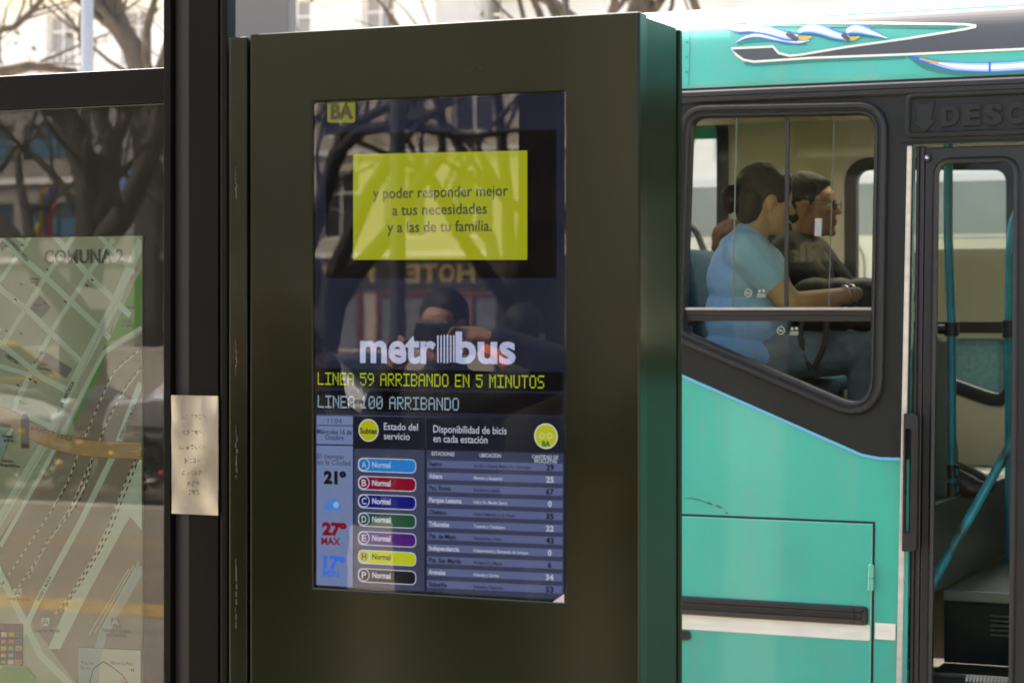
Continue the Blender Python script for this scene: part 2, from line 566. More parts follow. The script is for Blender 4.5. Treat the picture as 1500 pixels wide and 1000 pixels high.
mb = MB()
mb.box(KX0 + .01, KX1 - .016, YK + .2355, YK + .249, PZ + .03, KT - .02, M['black'])
mb.box(KX0, KX1 - .004, YK + .2495, YK + .268, PZ + .03, KT - .006, M['kiosk_side'])
mb.build('back_panel', kiosk, bevel=0.004)
mb = MB(); mb.box(KX0 + .03, KX1 - .03, YK + .03, YK + .26, PZ, PZ + .0295, M['black']); mb.build('plinth', kiosk)
mb = MB()
KPL = YK + .012; FX0 = kp(335.5, 500)[0]; KPL = YK
mb.box(FX0, KX0 - .014, YK + .012, YK + .20, PZ, KT - .003, M['kiosk'])
mb.box(KX0 - .0135, KX0 - .001, YK + .03, YK + .19, PZ, KT - .02, M['black'])
mb.build('side_strip', kiosk, bevel=0.003)
mb = MB()                                  # scuffed bare edge along the strip
for z0, z1 in ((0.42, 0.75), (0.98, 1.13), (1.30, 1.42), (1.52, 1.60), (1.9, 1.97)):
    z0 += PZ; z1 += PZ
    n = 9
    mb = MB()
    for k in range(n):
        a = z0 + (z1 - z0) * k / n
        w = 0.0012 + 0.003 * rnd.random()
        x = kp(341, 500)[0] + rnd.uniform(-.001, .002)
        mb.box(x, x + w, YK + .0108, YK + .0121, a, a + (z1 - z0) / n * rnd.uniform(.6, 1.02), M['scuff'])
    mb.build('scuff', kiosk)
# ---- screen
ZP = FPX * ray(643, 500).y / YK
def px2m(n): return n / ZP
screen_mb = MB()
BASE = lcd(31, 35, 52)
screen_mb.plate(rect(SX0 + .002, SX1 - .002, SBm + .002, ST - .002), [], 0.0075, 0.030, kf, BASE)
screen = screen_mb.build('screen', kiosk)
mb = MB()
for (a, b, c, e) in ((SX0, SX1, ST - .0035, ST), (SX0, SX1, SBm, SBm + .005), (SX0, SX0 + .005, SBm, ST), (SX1 - .004, SX1, SBm, ST)):
    mb.plate(rect(a + .0003, b - .0003, c + .0003, e - .0003), [], 0.0070, None, kf, M['black'])
mb.build('screen_bezel', kiosk)
mb = MB(); mb.plate(rect(SX0 + .0005, SX1 - .0005, SBm + .0005, ST - .0005), [], 0.0028, None, kf, M['kiosk_glass']); mb.build('screen_glass', kiosk)
class Scr:
    def __init__(s, name): s.mb, s.d, s.name = MB(), 0.0072, name
    def poly(s, pts, m, step=.00006):
        s.d -= step
        s.mb.plate([kp(*p) for p in pts], [], s.d, None, kf, m)
    def quad(s, x0, x1, yl0, yl1, yr0, yr1, m):      # left top/bottom, right top/bottom in photo pixels
        s.poly([(x0, yl0), (x1, yr0), (x1, yr1), (x0, yl1)], m)
    def box(s, x0, x1, y0, y1, m):                   # level rectangle: y read at x0
        a, b = kp(x0, y0), kp(x0, y1)
        r = kp(x1, y0)[0]
        s.d -= .00006
        s.mb.plate(rect(a[0], r, b[1], a[1]), [], s.d, None, kf, m)
    def disc(s, cx, cy, r, m):
        c = kp(cx, cy); s.d -= .00006
        s.mb.plate(circle(c[0], c[1], px2m(r)), [], s.d, None, kf, m)
    def pill(s, x0, x1, yc, h, m):
        a, b = kp(x0, yc), kp(x1, yc)[0]
        hh = px2m(h) / 2
        s.d -= .00006
        s.mb.plate(rounded(rect(a[0], b, a[1] - hh, a[1] + hh), hh * .98), [], s.d, None, kf, m)
    def txt(s, body, x0, x1, y, cap, m, bold=0.0):   # baseline y read at x0, level in the world
        a = kp(x0, y); b = (kp(x1, y)[0], a[1])
        s.d -= .00006
        text(s.mb, body, a, b, px2m(cap), kf, s.d, m, bold)
    def done(s): return s.mb.build(s.name, screen)
KPL = YK + .006
YEL = lcd(170, 176, 24)
s = Scr('city_badge')
s.mb.plate(rounded([kp(479, 180), kp(520, 180), kp(520, 147), kp(479, 147)], [px2m(5), px2m(5), 0, 0]), [], .0071, None, kf, lcd(138, 138, 46)); s.d = .0071
s.txt('BA', 484, 517, 174, 21, lcd(84, 84, 50), .05)
s.done()
s = Scr('message_panel')
s.quad(477, 815, 195.5, 407.5, 190, 407, lcd(6, 6, 6))
s.quad(517, 772, 226, 380.5, 220.5, 380.5, YEL)
TX = lcd(66, 66, 62)
s.txt('y poder responder mejor', 546, 744, 291, 15.5, TX, .012)
s.txt('a tus necesidades', 574, 713, 315.5, 15.5, TX, .012)
s.txt('y a las de tu familia.', 567, 720, 340.5, 15.5, TX, .012)
s.done()
s = Scr('line_logo')
WH = lcd(190, 198, 232)
s.txt('metr', 527, 638, 529.5, 44, WH, .03)
for k in range(6):
    x = 640 + k * 4.7
    s.quad(x, x + 2.3, 491 - (k in (2, 3)) * 1.5, 530.5 + (k in (2, 3)) * 2, 491, 531, WH)
s.txt('bus', 667, 755, 530.5, 43, WH, .03)
s.done()
s = Scr('arrival_board')
BK = lcd(7, 7, 8)
s.quad(462, 824.5, 539, 566.5, 545, 573, BK)
s.quad(462, 824.5, 571.5, 600, 577, 608, BK)
s.d = .0070
a, b = kp(465, 545), kp(797, 545)
hh = px2m(19)
s.d -= .00006
led_text(s.mb, 'LINEA 59 ARRIBANDO EN 5 MINUTOS', a[0], b[0], a[1], a[1] - hh, kf, s.d, lcd(196, 214, 20, 1.15))
a, b = kp(465, 578.5), kp(672, 578.5)
led_text(s.mb, 'LINEA 100 ARRIBANDO', a[0], b[0], a[1], a[1] - hh, kf, s.d, lcd(170, 196, 218, 1.1))
s.done()
LB = lcd(122, 138, 182)
DK, MI, WT = lcd(26, 28, 42), lcd(66, 72, 98), lcd(200, 205, 225)
s = Scr('header_bar')
s.box(459.5, 826, 606, 608.0, lcd(70, 76, 100))
s.quad(518, 826, 609.5, 655, 613, 661.5, DK)
s.quad(622.5, 623.6, 612, 657, 612, 657, lcd(60, 64, 86))
s.disc(539.5, 630, 17, lcd(205, 208, 190)); s.disc(539.5, 630, 15, lcd(188, 190, 12))
s.txt('Subtes', 527, 552, 634.5, 8, DK, .03)
s.txt('Estado del', 562, 612, 629, 10, WT, .008)
s.txt('servicio', 562, 600, 643, 10, WT, .008)
s.txt('Disponibilidad de bicis', 634.5, 742, 633, 10.5, WT, .008)
s.txt('en cada estación', 634.5, 714, 647, 10.5, WT, .008)
s.disc(799.5, 638.5, 18.5, lcd(214, 222, 200)); s.disc(799.5, 638.5, 16.5, lcd(196, 202, 30))
for sx in (-5.5, 5.5):
    c = kp(799.5 + sx, 638)
    s.d -= .00006
    s.mb.plate(circle(c[0], c[1], px2m(4.2)), [circle(c[0], c[1], px2m(3))[::-1]], s.d, None, kf, lcd(228, 232, 180))
s.txt('BA', 794, 806, 653, 7, lcd(40, 110, 70), .05)
s.done()
s = Scr('weather_panel')
s.quad(461, 516.5, 608.5, 650, 609.5, 651, LB)
s.quad(461, 516.5, 622, 623.2, 622.7, 624, DK)
s.quad(461, 516.5, 652, 857.5, 653, 860, LB)
s.txt('11:04', 480, 500, 619.5, 7.5, lcd(40, 42, 60))
s.txt('Miércoles 16 de', 464, 515, 635, 7, lcd(40, 42, 60), .015)
s.txt('Octubre', 476, 503, 643.5, 7, lcd(40, 42, 60), .015)
s.txt('El tiempo', 464.5, 503, 671, 7.5, lcd(30, 34, 60))
s.txt('en la Ciudad', 464.5, 513, 680, 7.5, lcd(30, 34, 60))
s.txt('21º', 474, 507, 707, 17, lcd(14, 14, 20), .06)
for cx, cy, r in ((478, 743, 4.5), (484, 739, 6.5), (490, 736, 7), (496, 742, 5)): s.disc(cx, cy, r, lcd(74, 140, 226))
s.quad(478, 497, 741, 747, 741, 747.3, lcd(74, 140, 226))
s.disc(492, 739, 5, lcd(150, 190, 236))
s.txt('27º', 471.5, 508, 782, 17, lcd(136, 10, 34), .06)
s.txt('MAX', 470.5, 498.5, 796.5, 10, lcd(136, 10, 34), .03)
s.txt('17º', 473.5, 506, 831, 17, lcd(60, 122, 236), .06)
s.txt('MIN', 473, 496.5, 843.5, 10, lcd(60, 122, 236), .03)
s.done()
s = Scr('service_panel')
s.quad(518.5, 621.5, 657, 860, 659, 866.5, MI)
s.done()
for (L, yc, c, tc) in (('A', 681, (38, 132, 214), (160, 200, 240)), ('B', 707.7, (140, 6, 40), WT), ('C', 734.3, (18, 22, 128), WT), ('D', 761, (28, 84, 56), WT), ('E', 788.3, (76, 10, 120), WT), ('H', 815.5, (196, 208, 14), lcd(30, 34, 20)), ('P', 842.5, (16, 17, 24), WT)):
    s = Scr('line_status_pill'); s.d = .0069
    if isinstance(tc, tuple): tc = lcd(*tc)
    yy = yc - 1
    s.pill(524, 609.5, yy, 21, WT); s.pill(525.2, 608.3, yy + .03, 18.4, lcd(*c))
    s.disc(532.8, yy, 9.6, WT); s.disc(532.8, yy, 8.2, lcd(*[max(0, int(v*.9)) for v in c]))
    s.txt(L, 529.6, 536.4, yy + 4.6, 9.4, tc, .02)
    s.txt('Normal', 545, 572, yy + 4, 8, tc, .035)
    s.done()
s = Scr('bike_station_table')
s.quad(624.5, 825.5, 659, 866.5, 664, 879, lcd(62, 68, 94))
s.txt('ESTACIONES', 632, 665.5, 666.5, 5.2, WT, .02)
s.txt('UBICACIÓN', 702, 733.5, 669, 5.2, WT, .02)
s.txt('CANTIDAD DE', 779, 817.5, 671, 5, WT, .02)
s.txt('BICICLETAS', 783, 815.5, 677, 5, WT, .02)
rows = [('Retiro','Av. Dr. J. Ramos Mejía y Av. Libertador','29'),('Aduana','Moreno y Azopardo','25'),('Pza. Roma','Bouchard y Lavalle','67'),('Parque Lezama','Irala y Av. Martín García','0'),('Obelisco','Carlos Pellegrini y J. D. Perón','35'),('Tribunales','Tucumán y Talcahuano','22'),('Pza. de Mayo','Diagonal Sur y Perú','43'),('Independencia','Independencia y Bernardo de Irigoyen','0'),('Pza. San Martin','Av Santa Fe y Maipú','6'),('Arenales','Arenales y Cerrito','34'),('Suipacha','Suipacha y Viamonte','53')]
ends = [(647, 778), (648, 736), (660, 732), (676, 743), (654, 754), (658, 740), (668, 734), (673, 774), (676, 735), (653, 731), (655, 737)]
for i, (nm, st, n) in enumerate(rows):
    yl = 679 + i * 17.55
    yr = 685 + i * 17.85
    s.quad(626, 824, yl - 5.5, yl + 5.2, yr - 6, yr + 5.2, lcd(98, 110, 152))
    t = lcd(22, 24, 40) if i % 2 == 0 else WT
    s.txt(nm, 628.5, ends[i][0], yl + 3.2, 6.6, t, .03)
    ym = yl + (yr - yl) * .36
    s.txt(st, 694, ends[i][1], ym + 2.8, 4.6, t, .02)
    yy = yl + (yr - yl) * .9
    w = 11.5 if len(n) == 2 else 5.5
    s.txt(n, 805.5 - w / 2, 805.5 + w / 2, yy + 3.8, 7.8, t, .035)
s.done()

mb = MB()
mb.plate([kp(809, 882), kp(827.5, 883), kp(827.5, 869)], [], .0022, None, kf, mat('pale_patch', (.42, .40, .34), .5))  # pale triangle over the lower corner of the screen
mb.build('corner_patch', kiosk)
KPL = YK
# ================================================================== MAP CASE AT THE SHELTER END
def mf(u, v, d): return Vector((u, YM + d, v))
MPL = YM
def mp(px, py): p = hit(px, py, MPL); return (p.x, p.z)
XL = mp(-900, 500)[0]
GX1 = mp(241.5, 500)[0]
shelter = thing('shelter_map_case', (mp(120, 500)[0], YM, PZ), 'dark bronze bus shelter frame holding a green city map behind reflecting glass', 'map case')
MX1 = mp(336, 500)[0]
TT, TB = mp(120, 105.5)[1], mp(120, 158)[1]
mb = MB()
mb.box(GX1, mp(252, 500)[0], YM - .006, YM + .028, PZ, 3.2, M['brown_frame'])
mb.box(mp(252, 500)[0], mp(277, 500)[0], YM + .012, YM + .026, PZ, 3.2, M['groove'])
mb.box(mp(277, 500)[0], mp(321, 500)[0], YM - .004, YM + .027, PZ, 3.2, M['brown_frame'])
mb.box(mp(321, 500)[0], mp(327, 500)[0], YM + .002, YM + .026, PZ, 3.2, M['groove'])
mb.box(mp(327, 500)[0], MX1, YM - .010, YM + .028, PZ, 3.2, M['brown_frame'])
mb.build('mullion', shelter, bevel=0.0022)
mb = MB(); mb.box(XL, GX1, YM - .002, YM + .08, TB + .003, TT, M['brown_frame']); mb.build('transom', shelter, bevel=0.003)
mb = MB(); mb.box(XL, GX1, YM - .002, YM + .08, 3.1, 3.2, M['brown_frame']); mb.build('head_rail', shelter, bevel=0.003)
mb = MB(); mb.box(XL, GX1, YM - .002, YM + .08, PZ, PZ + .25, M['brown_frame']); mb.build('base_rail', shelter, bevel=0.003)
mb = MB(); mb.box(XL - .1, XL, YM - .006, YM + .09, PZ, 3.2, M['brown_frame']); mb.build('end_post', shelter, bevel=0.003)
mb = MB(); mb.box(XL, GX1, YM + .035, YM + .06, PZ + .25, TB + .002, M['groove']); mb.build('backing_board', shelter)
mb = MB(); mb.plate(rect(XL, GX1 - .0015, PZ + .25, TB), [], 0.0, None, mf, M['map_glass'])
mb.box(XL, GX1 - .0015, YM + .0003, YM + .006, TB - .0012, TB + .0012, M['glass_edge']); mb.build('glass_pane', shelter)
# map sheet
MPL = YM + .026
MZ = FPX * ray(100, 500).y / YM
MB_L = mat('map_block', S(184, 196, 162), 0.7, var=0.03, vscale=3)
MB_S = mat('map_street', S(214, 236, 210), 0.7)
MB_G = mat('map_park', S(104, 172, 70), 0.7)
MB_B = mat('map_rail_land', S(152, 146, 126), 0.7, var=0.06, vscale=3)
MB_D = mat('map_dark_block', S(112, 122, 112), 0.7)
MB_K = mat('map_ink', S(26, 26, 24), 0.7)
MB_W = mat('map_white', S(222, 228, 206), 0.7)
MB_T = mat('map_title_ink', S(104, 110, 92), 0.7)
MB_H = mat('map_highway', S(206, 176, 118), 0.7)
MB_HO = mat('map_highway_edge', S(190, 124, 80), 0.7)
MB_O = mat('map_orange_dots', S(200, 150, 60), 0.7)
MB_P = mat('map_pale_blue', S(172, 196, 194), 0.7)
MRIGHT = mp(207.5, 500)[0]
MTOP = mp(100, 347)[1]
MLEFT = mp(-330, 500)[0]
mm = MB(); dd = [0.028]
def lay(): dd[0] -= .00006; return dd[0]
def mpoly(pts, m): mm.plate([mp(*p) for p in pts], [], lay(), None, mf, m)
def mclip(pts):                          # keep inside the sheet
    out = []
    lim = MRIGHT
    n = len(pts)
    for i in range(n):
        a, b = pts[i], pts[(i + 1) % n]
        if a[0] <= lim: out.append(a)
        if (a[0] <= lim) != (b[0] <= lim):
            t = (lim - a[0]) / (b[0] - a[0]); out.append((lim, a[1] + t * (b[1] - a[1])))
    out2 = []
    n = len(out)
    for i in range(n):
        a, b = out[i], out[(i + 1) % n]
        if a[1] <= MTOP: out2.append(a)
        if (a[1] <= MTOP) != (b[1] <= MTOP):
            t = (MTOP - a[1]) / (b[1] - a[1]); out2.append((a[0] + t * (b[0] - a[0]), MTOP))
    return out2
def mline(pts, w, m, sm=False):
    P = [mp(*p) for p in pts]
    if sm: P = smooth_line(P, 6)
    L, Rr = strip(P, w / MZ)
    d = lay()
    for i in range(len(P) - 1):
        q = mclip([L[i], L[i+1], Rr[i+1], Rr[i]])
        if len(q) > 2: mm.plate(q, [], d, None, mf, m)
def mdash(pts, w, dash, gap, m, sm=True):
    P = [Vector(mp(*p)) for p in pts]
    if sm: P = [Vector(q) for q in smooth_line(P, 8)]
    L = [0]
    for a, b in zip(P, P[1:]): L.append(L[-1] + (b - a).length)
    def at(x):
        for i in range(len(P) - 1):
            if x <= L[i+1]: return P[i].lerp(P[i+1], (x - L[i]) / max(1e-9, L[i+1] - L[i]))
        return P[-1]
    d = lay(); x = 0
    while x < L[-1]:
        a, b = at(x), at(min(L[-1], x + dash / MZ))
        if (b - a).length > 1e-6:
            l, r = strip([a, b], w / MZ)
            q = mclip([l[0], l[1], r[1], r[0]])
            if len(q) > 2: mm.plate(q, [], d, None, mf, m)
        x += (dash + gap) / MZ
def mtext(body, x0, y0, x1, y1, cap, m, bold=0.0):
    text(mm, body, mp(x0, y0), mp(x1, y1), cap / MZ, mf, lay(), m, bold)
mm.plate(rect(MLEFT, MRIGHT, mp(100, 1150)[1], MTOP), [], dd[0], .033, mf, MB_L)
# rail land, lower right
mpoly([(207.4, 488), (150, 522), (132, 560), (95, 640), (30, 740), (-10, 800), (-10, 830), (40, 905), (110, 1000), (207.4, 1080)], MB_B)
mpoly([(207.4, 395), (196, 412), (175, 462), (158, 502), (207.4, 478)], MB_G)
mpoly([(166, 470), (132, 560), (96, 640), (60, 715), (92, 655), (136, 566), (160, 510)], MB_G)
# streets
for p, w in (([(-60, 300), (66, 406), (160, 495)], 9), ([(75, 340), (128, 402), (190, 462)], 9), ([(140, 340), (196, 400)], 7), ([(-40, 390), (40, 455), (116, 528)], 10),
             ([(-40, 470), (60, 552), (96, 570)], 9), ([(45, 345), (-20, 440)], 7), ([(108, 345), (66, 406), (0, 510)], 8), ([(166, 350), (128, 402), (78, 480), (22, 590)], 8),
             ([(207, 352), (165, 450), (120, 535), (70, 640), (0, 760), (-60, 850)], 15), ([(40, 360), (-30, 300)], 6), ([(48, 545), (95, 572)], 7), ([(20, 600), (60, 618), (84, 628)], 8),
             ([(-20, 530), (40, 548)], 7), ([(-30, 640), (20, 600), (40, 560)], 7), ([(22, 590), (24, 620), (-30, 690)], 6), ([(0, 480), (-40, 540)], 7)):
    mline(p, w, MB_S)
mline([(207, 480), (152, 516), (128, 560), (70, 676), (0, 800)], 7, MB_S)
mline([(206, 560), (165, 668), (120, 760), (60, 870), (22, 950)], 10, MB_S)
mpoly([(207.4, 670), (192, 690), (150, 790), (100, 880), (70, 950), (88, 950), (128, 870), (190, 756), (207.4, 776)], MB_S)
mline([(-20, 800), (20, 880), (60, 960), (110, 1010)], 12, MB_S)
mline([(207, 830), (150, 930), (130, 1000)], 14, MB_P)
for k in range(3): mline([(203 - 7*k, 822 + 5*k), (146 - 8*k, 925 + 2*k)], 1.2, MB_S)
mdash([(206, 385), (150, 480), (95, 600), (20, 730), (-20, 800)], 1.5, 2, 3, MB_O)
mdash([(0, 414), (60, 480), (116, 530)], 1.5, 2, 3, MB_O)
for p in ([(207, 510), (170, 540), (152, 575), (120, 650), (92, 720), (40, 800), (0, 860)], [(207, 538), (185, 565), (160, 612), (135, 670), (105, 740), (60, 810), (20, 870)], [(140, 650), (118, 730), (70, 790), (40, 850)], [(205, 660), (182, 710), (150, 790), (110, 860), (80, 900)], [(200, 680), (180, 730), (150, 800), (92, 895)]):
    mdash(p, 3.0, 60, 0, MB_W); mdash(p, 2.2, 6, 6, MB_K)
# dark blocks
mpoly([(58, 432), (75, 450), (60, 466), (44, 452)], MB_D)
mpoly([(68, 516), (106, 540), (97, 554), (60, 530)], MB_D)
mpoly([(4, 352), (10, 360), (4, 368), (-4, 360)], MB_D)
mpoly([(-20, 618), (15, 640), (-5, 690), (-20, 690)], MB_P)
mpoly([(28, 585), (42, 592), (28, 592)], MB_G)
# highway
hw = [(-60, 590), (10, 610), (60, 638), (120, 655), (207, 660)]
mline(hw, 25, MB_HO, True); mline(hw, 23, MB_H, True)
mtext('AUTOPISTA DR. A. U. ILLIA', 45, 629, 106, 646, 6, MB_K, .01)
# obelisk mark
mpoly([(31, 612), (34, 606), (40, 606), (43, 612), (43, 656), (31, 656)], mat('map_monument', S(110, 112, 96), .7))
mtext('COMUNA 2', 65, 386, 181, 384.5, 19.5, MB_T, .02)
for (t, x0, y0, x1, y1, c) in (('AV. DEL LIBERTADOR', 86, 606, 110, 560, 6), ('PADRE CARLOS MUJICA', 178, 643, 200, 594, 5), ('PADRE C. MUJICA', 58, 880, 76, 845, 5), ('RODRIGUEZ PEÑA', 10, 350, 40, 384, 5), ('POSADAS', 52, 534, 64, 516, 5), ('LIBERTAD', 8, 522, 26, 534, 5), ('PELLEGRINI', -8, 624, 16, 626, 4.5),
                           ('Retiro', 62, 917, 76, 917, 5), ('Línea San Martín', 49, 925, 88, 925, 5), ('Retiro', 163, 917, 178, 918, 5), ('Estación Terminal', 150, 924, 192, 926, 5), ('de Ómnibus', 156, 931, 186, 932.5, 5), ('Línea Belgrano', 12, 878, 46, 879, 5), ('Torre de', 178, 472, 192, 472, 4), ('los Ingleses', 178, 478, 196, 478, 4), ('Palacio', 50, 448, 62, 448, 3.5), ('Plaza', 188, 452, 198, 452, 4), ('Teatro', 60, 534, 72, 536, 4), ('Cervantes', 56, 540, 76, 543, 4), ('Embajada', 4, 640, 20, 641, 3.8), ('de Brasil', 6, 646, 20, 647, 3.8), ('Plaza de la', 4, 676, 20, 677, 3.8), ('República', 2, 682, 30, 684, 3.8), ('Biblioteca', 44, 410, 58, 410, 3.5), ('Nacional', 46, 415, 57, 415, 3.5)):
    mtext(t, x0, y0, x1, y1, c, MB_K, .012)
for i in range(26):                       # street numbers
    x, y = rnd.uniform(4, 180), rnd.uniform(352, 600)
    if x > 130 - (y - 450) * .5: continue
    mline([(x, y), (x + 3.5, y + 3)], 2, MB_K)
for cx, cy in ((27, 866), (68, 909), (170, 909)):
    mpoly([(cx-6, cy-5), (cx+6, cy-5), (cx+6, cy+7), (cx-6, cy+7)], MB_D if cx > 100 else MB_S)
    mline([(cx-5, cy+6), (cx, cy-4), (cx+5, cy+6)], 1.6, MB_K if cx < 100 else MB_W); mline([(cx-3, cy+2), (cx+3, cy+2)], 1.4, MB_K if cx < 100 else MB_W)
sheet = mm.build('map_sheet', shelter)
mm = MB(); dd = [0.0245]                  # bus-line legend
mpoly([(-60, 911), (34, 913), (34, 974), (-60, 972)], mat('legend_brown', S(88, 66, 50), .7))
lc = [S(92, 140, 70), S(170, 90, 50), S(190, 180, 70), S(150, 50, 46), S(210, 205, 190), S(90, 120, 170)]
k = 0
for r in range(5):
    for c in range(6):
        x, y = 24 - c * 11, 925 + r * 10
        mpoly([(x, y), (x + 9, y), (x + 9, y + 7), (x, y + 7)], mat('legend_line', lc[(r * 5 + c * 2) % 6], .7))
        mtext(str((60, 101, 130, 92, 29, 152, 45, 17, 67, 100)[k % 10]), x + 1.5, y + 5.6, x + 7.5, y + 5.6, 4, MB_W if k % 3 else MB_K, .02); k += 1
mm.build('line_legend', sheet)
mm = MB(); dd = [0.0245]
mpoly([(-10, 985), (6, 976), (40, 976), (52, 990), (50, 1010), (-10, 1010)], MB_G)
mm.build('map_park', sheet); mm = MB()
mpoly([(114.5, 947), (207.3, 951), (207.3, 1080), (114.5, 1080)], MB_K); mpoly([(115.3, 947.8), (206.8, 951.8), (206.8, 1080), (115.3, 1080)], MB_W)
mpoly([(116, 948.5), (150, 950), (138, 1075), (116, 1075)], MB_P)
L = [(126, 1040), (130, 1005), (138, 978), (152, 968), (168, 978), (180, 988), (188, 1000)]
for a, b in zip(L, L[1:]): mline([a, b], 1.5, MB_K)
mpoly([(178, 994), (186, 996), (186, 1004), (178, 1002)], mat('map_yellow_block', S(214, 186, 40), .7))
mtext('Pcia. de', 120, 972, 138, 973, 5, MB_K); mtext('Bs. As.', 120, 979, 134, 980, 5, MB_K); mtext('Río de La Plata', 164, 972, 196, 974, 5, MB_K)
mtext('N', 193, 983, 197, 983, 5, MB_K, .02)
mm.build('locator_inset', sheet)
# embossed plate
MPL = YM - .010
mb = MB()
pl = [mp(252.5, 578), mp(320.5, 579.5), mp(320, 755), mp(252.5, 750.5)]
px0, px1, pz1, pz0 = mp(252, 500)[0], mp(320.5, 500)[0], mp(286, 579)[1], mp(286, 753)[1]
N1, N2 = 26, 60
vs = []; fs = []
for j in range(N2 + 1):
    for i in range(N1 + 1):
        u, v = i / N1, j / N2
        w = 0.0030 * noise.noise(Vector((u * 2.1 + 3, v * 3.7, 0)))
        w += 0.0016 * max(0, 1 - ((u - .12)**2 + (v - .95)**2) * 30) - 0.0018 * max(0, 1 - ((u - .8)**2 + (v - .93)**2) * 40)
        vs.append((px0 + u * (px1 - px0), YM - .012 - w, pz0 + v * (pz1 - pz0)))
for j in range(N2):
    for i in range(N1):
        q = j * (N1 + 1) + i
        fs.append((q, q + 1, q + N1 + 2, q + N1 + 1))
mb.add(vs, fs, M['plate'])
for a, b in (((px0, pz0), (px1, pz0)), ((px1, pz0), (px1, pz1)), ((px1, pz1), (px0, pz1)), ((px0, pz1), (px0, pz0))):
    mb.add([(a[0], YM - .012, a[1]), (b[0], YM - .012, b[1]), (b[0], YM - .0065, b[1]), (a[0], YM - .0065, a[1])], [(3, 2, 1, 0)], M['plate'])
plate_o = mb.build('embossed_plate', shelter, smooth=True)
mb = MB()
DOT = mat('embossed_dots', (0.20, 0.185, 0.14), 0.45, metal=0.7)
for j, (y, x0, x1) in enumerate(((608, 268, 300), (631, 256, 308), (652, 262, 304), (672, 272, 296), (690, 268, 298), (706, 276, 290), (718, 276, 290))):
    x = x0
    while x < x1:
        for r in range(3):
            for c in range(2):
                if rnd.random() < .5:
                    p = mp(x + c * 2.2, y + r * 2.4)
                    mb.ball((p[0], YM - .0125, p[1]), (.0014, .0016, .0014), DOT, 6, 4)
        x += 6.2
mb.build('braille_dots', plate_o, smooth=True)

# grey column behind the kiosk
cx0, cx1 = hit(296, 30, 4.9).x, hit(423, 30, 4.9).x
colm = thing('shelter_column', ((cx0 + cx1) / 2, 4.98, PZ), 'light grey flat column rising behind the kiosk', 'column')
mb = MB(); mb.box(cx0, cx1, 4.9, 4.94, PZ + .02, 3.9, M['galv']); mb.build('shaft', colm, bevel=.006)
mb = MB(); mb.box(cx0 - .06, cx1 + .06, 4.84, 5.02, PZ, PZ + .0195, M['galv']); mb.build('base_plate', colm, bevel=.003)

# ================================================================== CITY BUS
def bf(u, v, d): return Vector((u, surf(v) + d, v))
BX0, BX1 = bhit(345, 448)[0], 5.6
YF = 9.66                                  # far side wall
ZB = 0.36
bus = thing('city_bus', ((BX0 + BX1) / 2, YB + 1.2, 0.0), 'teal green city bus with graphite window surround and painted ribbon scrolls along its roof edge', 'bus')
win = rounded([bhit(1011, 170), bhit(1286, 165), bhit(1278, 607), bhit(1000, 487)][::-1], [.05, .09, .07, .06], 8)
dl, dr = bhit(1337, 300)[0], bhit(1337, 300)[0] + 1.02
dz1, dz0 = bhit(1345, 212)[1], 0.34
door_hole = rect(dl, dr, dz0, dz1)
fw = [rounded(rect(bhit(440, 448)[0], bhit(962, 448)[0], 1.75, 2.58), .07)] + [rounded(rect(a, a + 1.25, 1.80, 2.60), .07) for a in (dr + .25, dr + 1.95, dr + 3.35)]
# lower teal skin, window and door cut out
mb = MB()
mb.plate(rect(BX0, BX1, ZB, Z_ROOF), [win, door_hole] + fw, 0, 0.035, bf, M['teal'])
prof = [(0.0, Z_ROOF)]
for k in range(1, 15):
    a = k / 14 * math.pi / 2
    prof.append((0, Z_ROOF + 0.30 * math.sin(a)))
ROOFZ = Z_ROOF + 0.30
for (xa, xb) in ((BX0, BX1),):
    vs, fs = [], []
    for _, z in prof:
        vs += [(xa, surf(z), z), (xb, surf(z), z)]
    n = len(prof)
    for k in range(n - 1): fs.append((2*k, 2*k+1, 2*k+3, 2*k+2))
    yr = surf(ROOFZ)
    vs += [(xa, YF - .3, ROOFZ + .03), (xb, YF - .3, ROOFZ + .03), (xa, YF, ROOFZ - .2), (xb, YF, ROOFZ - .2), (xa, YF + .04, Z_ROOF), (xb, YF + .04, Z_ROOF)]
    b = 2 * (n - 1)
    for k in (1, 2): fs.append((b + 2*k, b + 2*k+1, b + 2*k+3, b + 2*k+2))
    mb.add(vs, fs, M['teal'])
added_hatches = [rect(x, x + 1.0, 8.05, 9.0) for x in (BX0 + .35, BX0 + 1.6)]  # roof openings added to let more daylight into the cabin
rooff = lambda u, v, d: Vector((u, v, ROOFZ + .03 * (v - yr) / (YF - .3 - yr) + d))
mb.plate([(BX0, yr), (BX1, yr), (BX1, YF - .3), (BX0, YF - .3)], added_hatches, 0, None, rooff, M['teal'])
body = mb.build('body', bus, smooth=True)
for md in list(body.modifiers):
    md.split_angle = R(32)
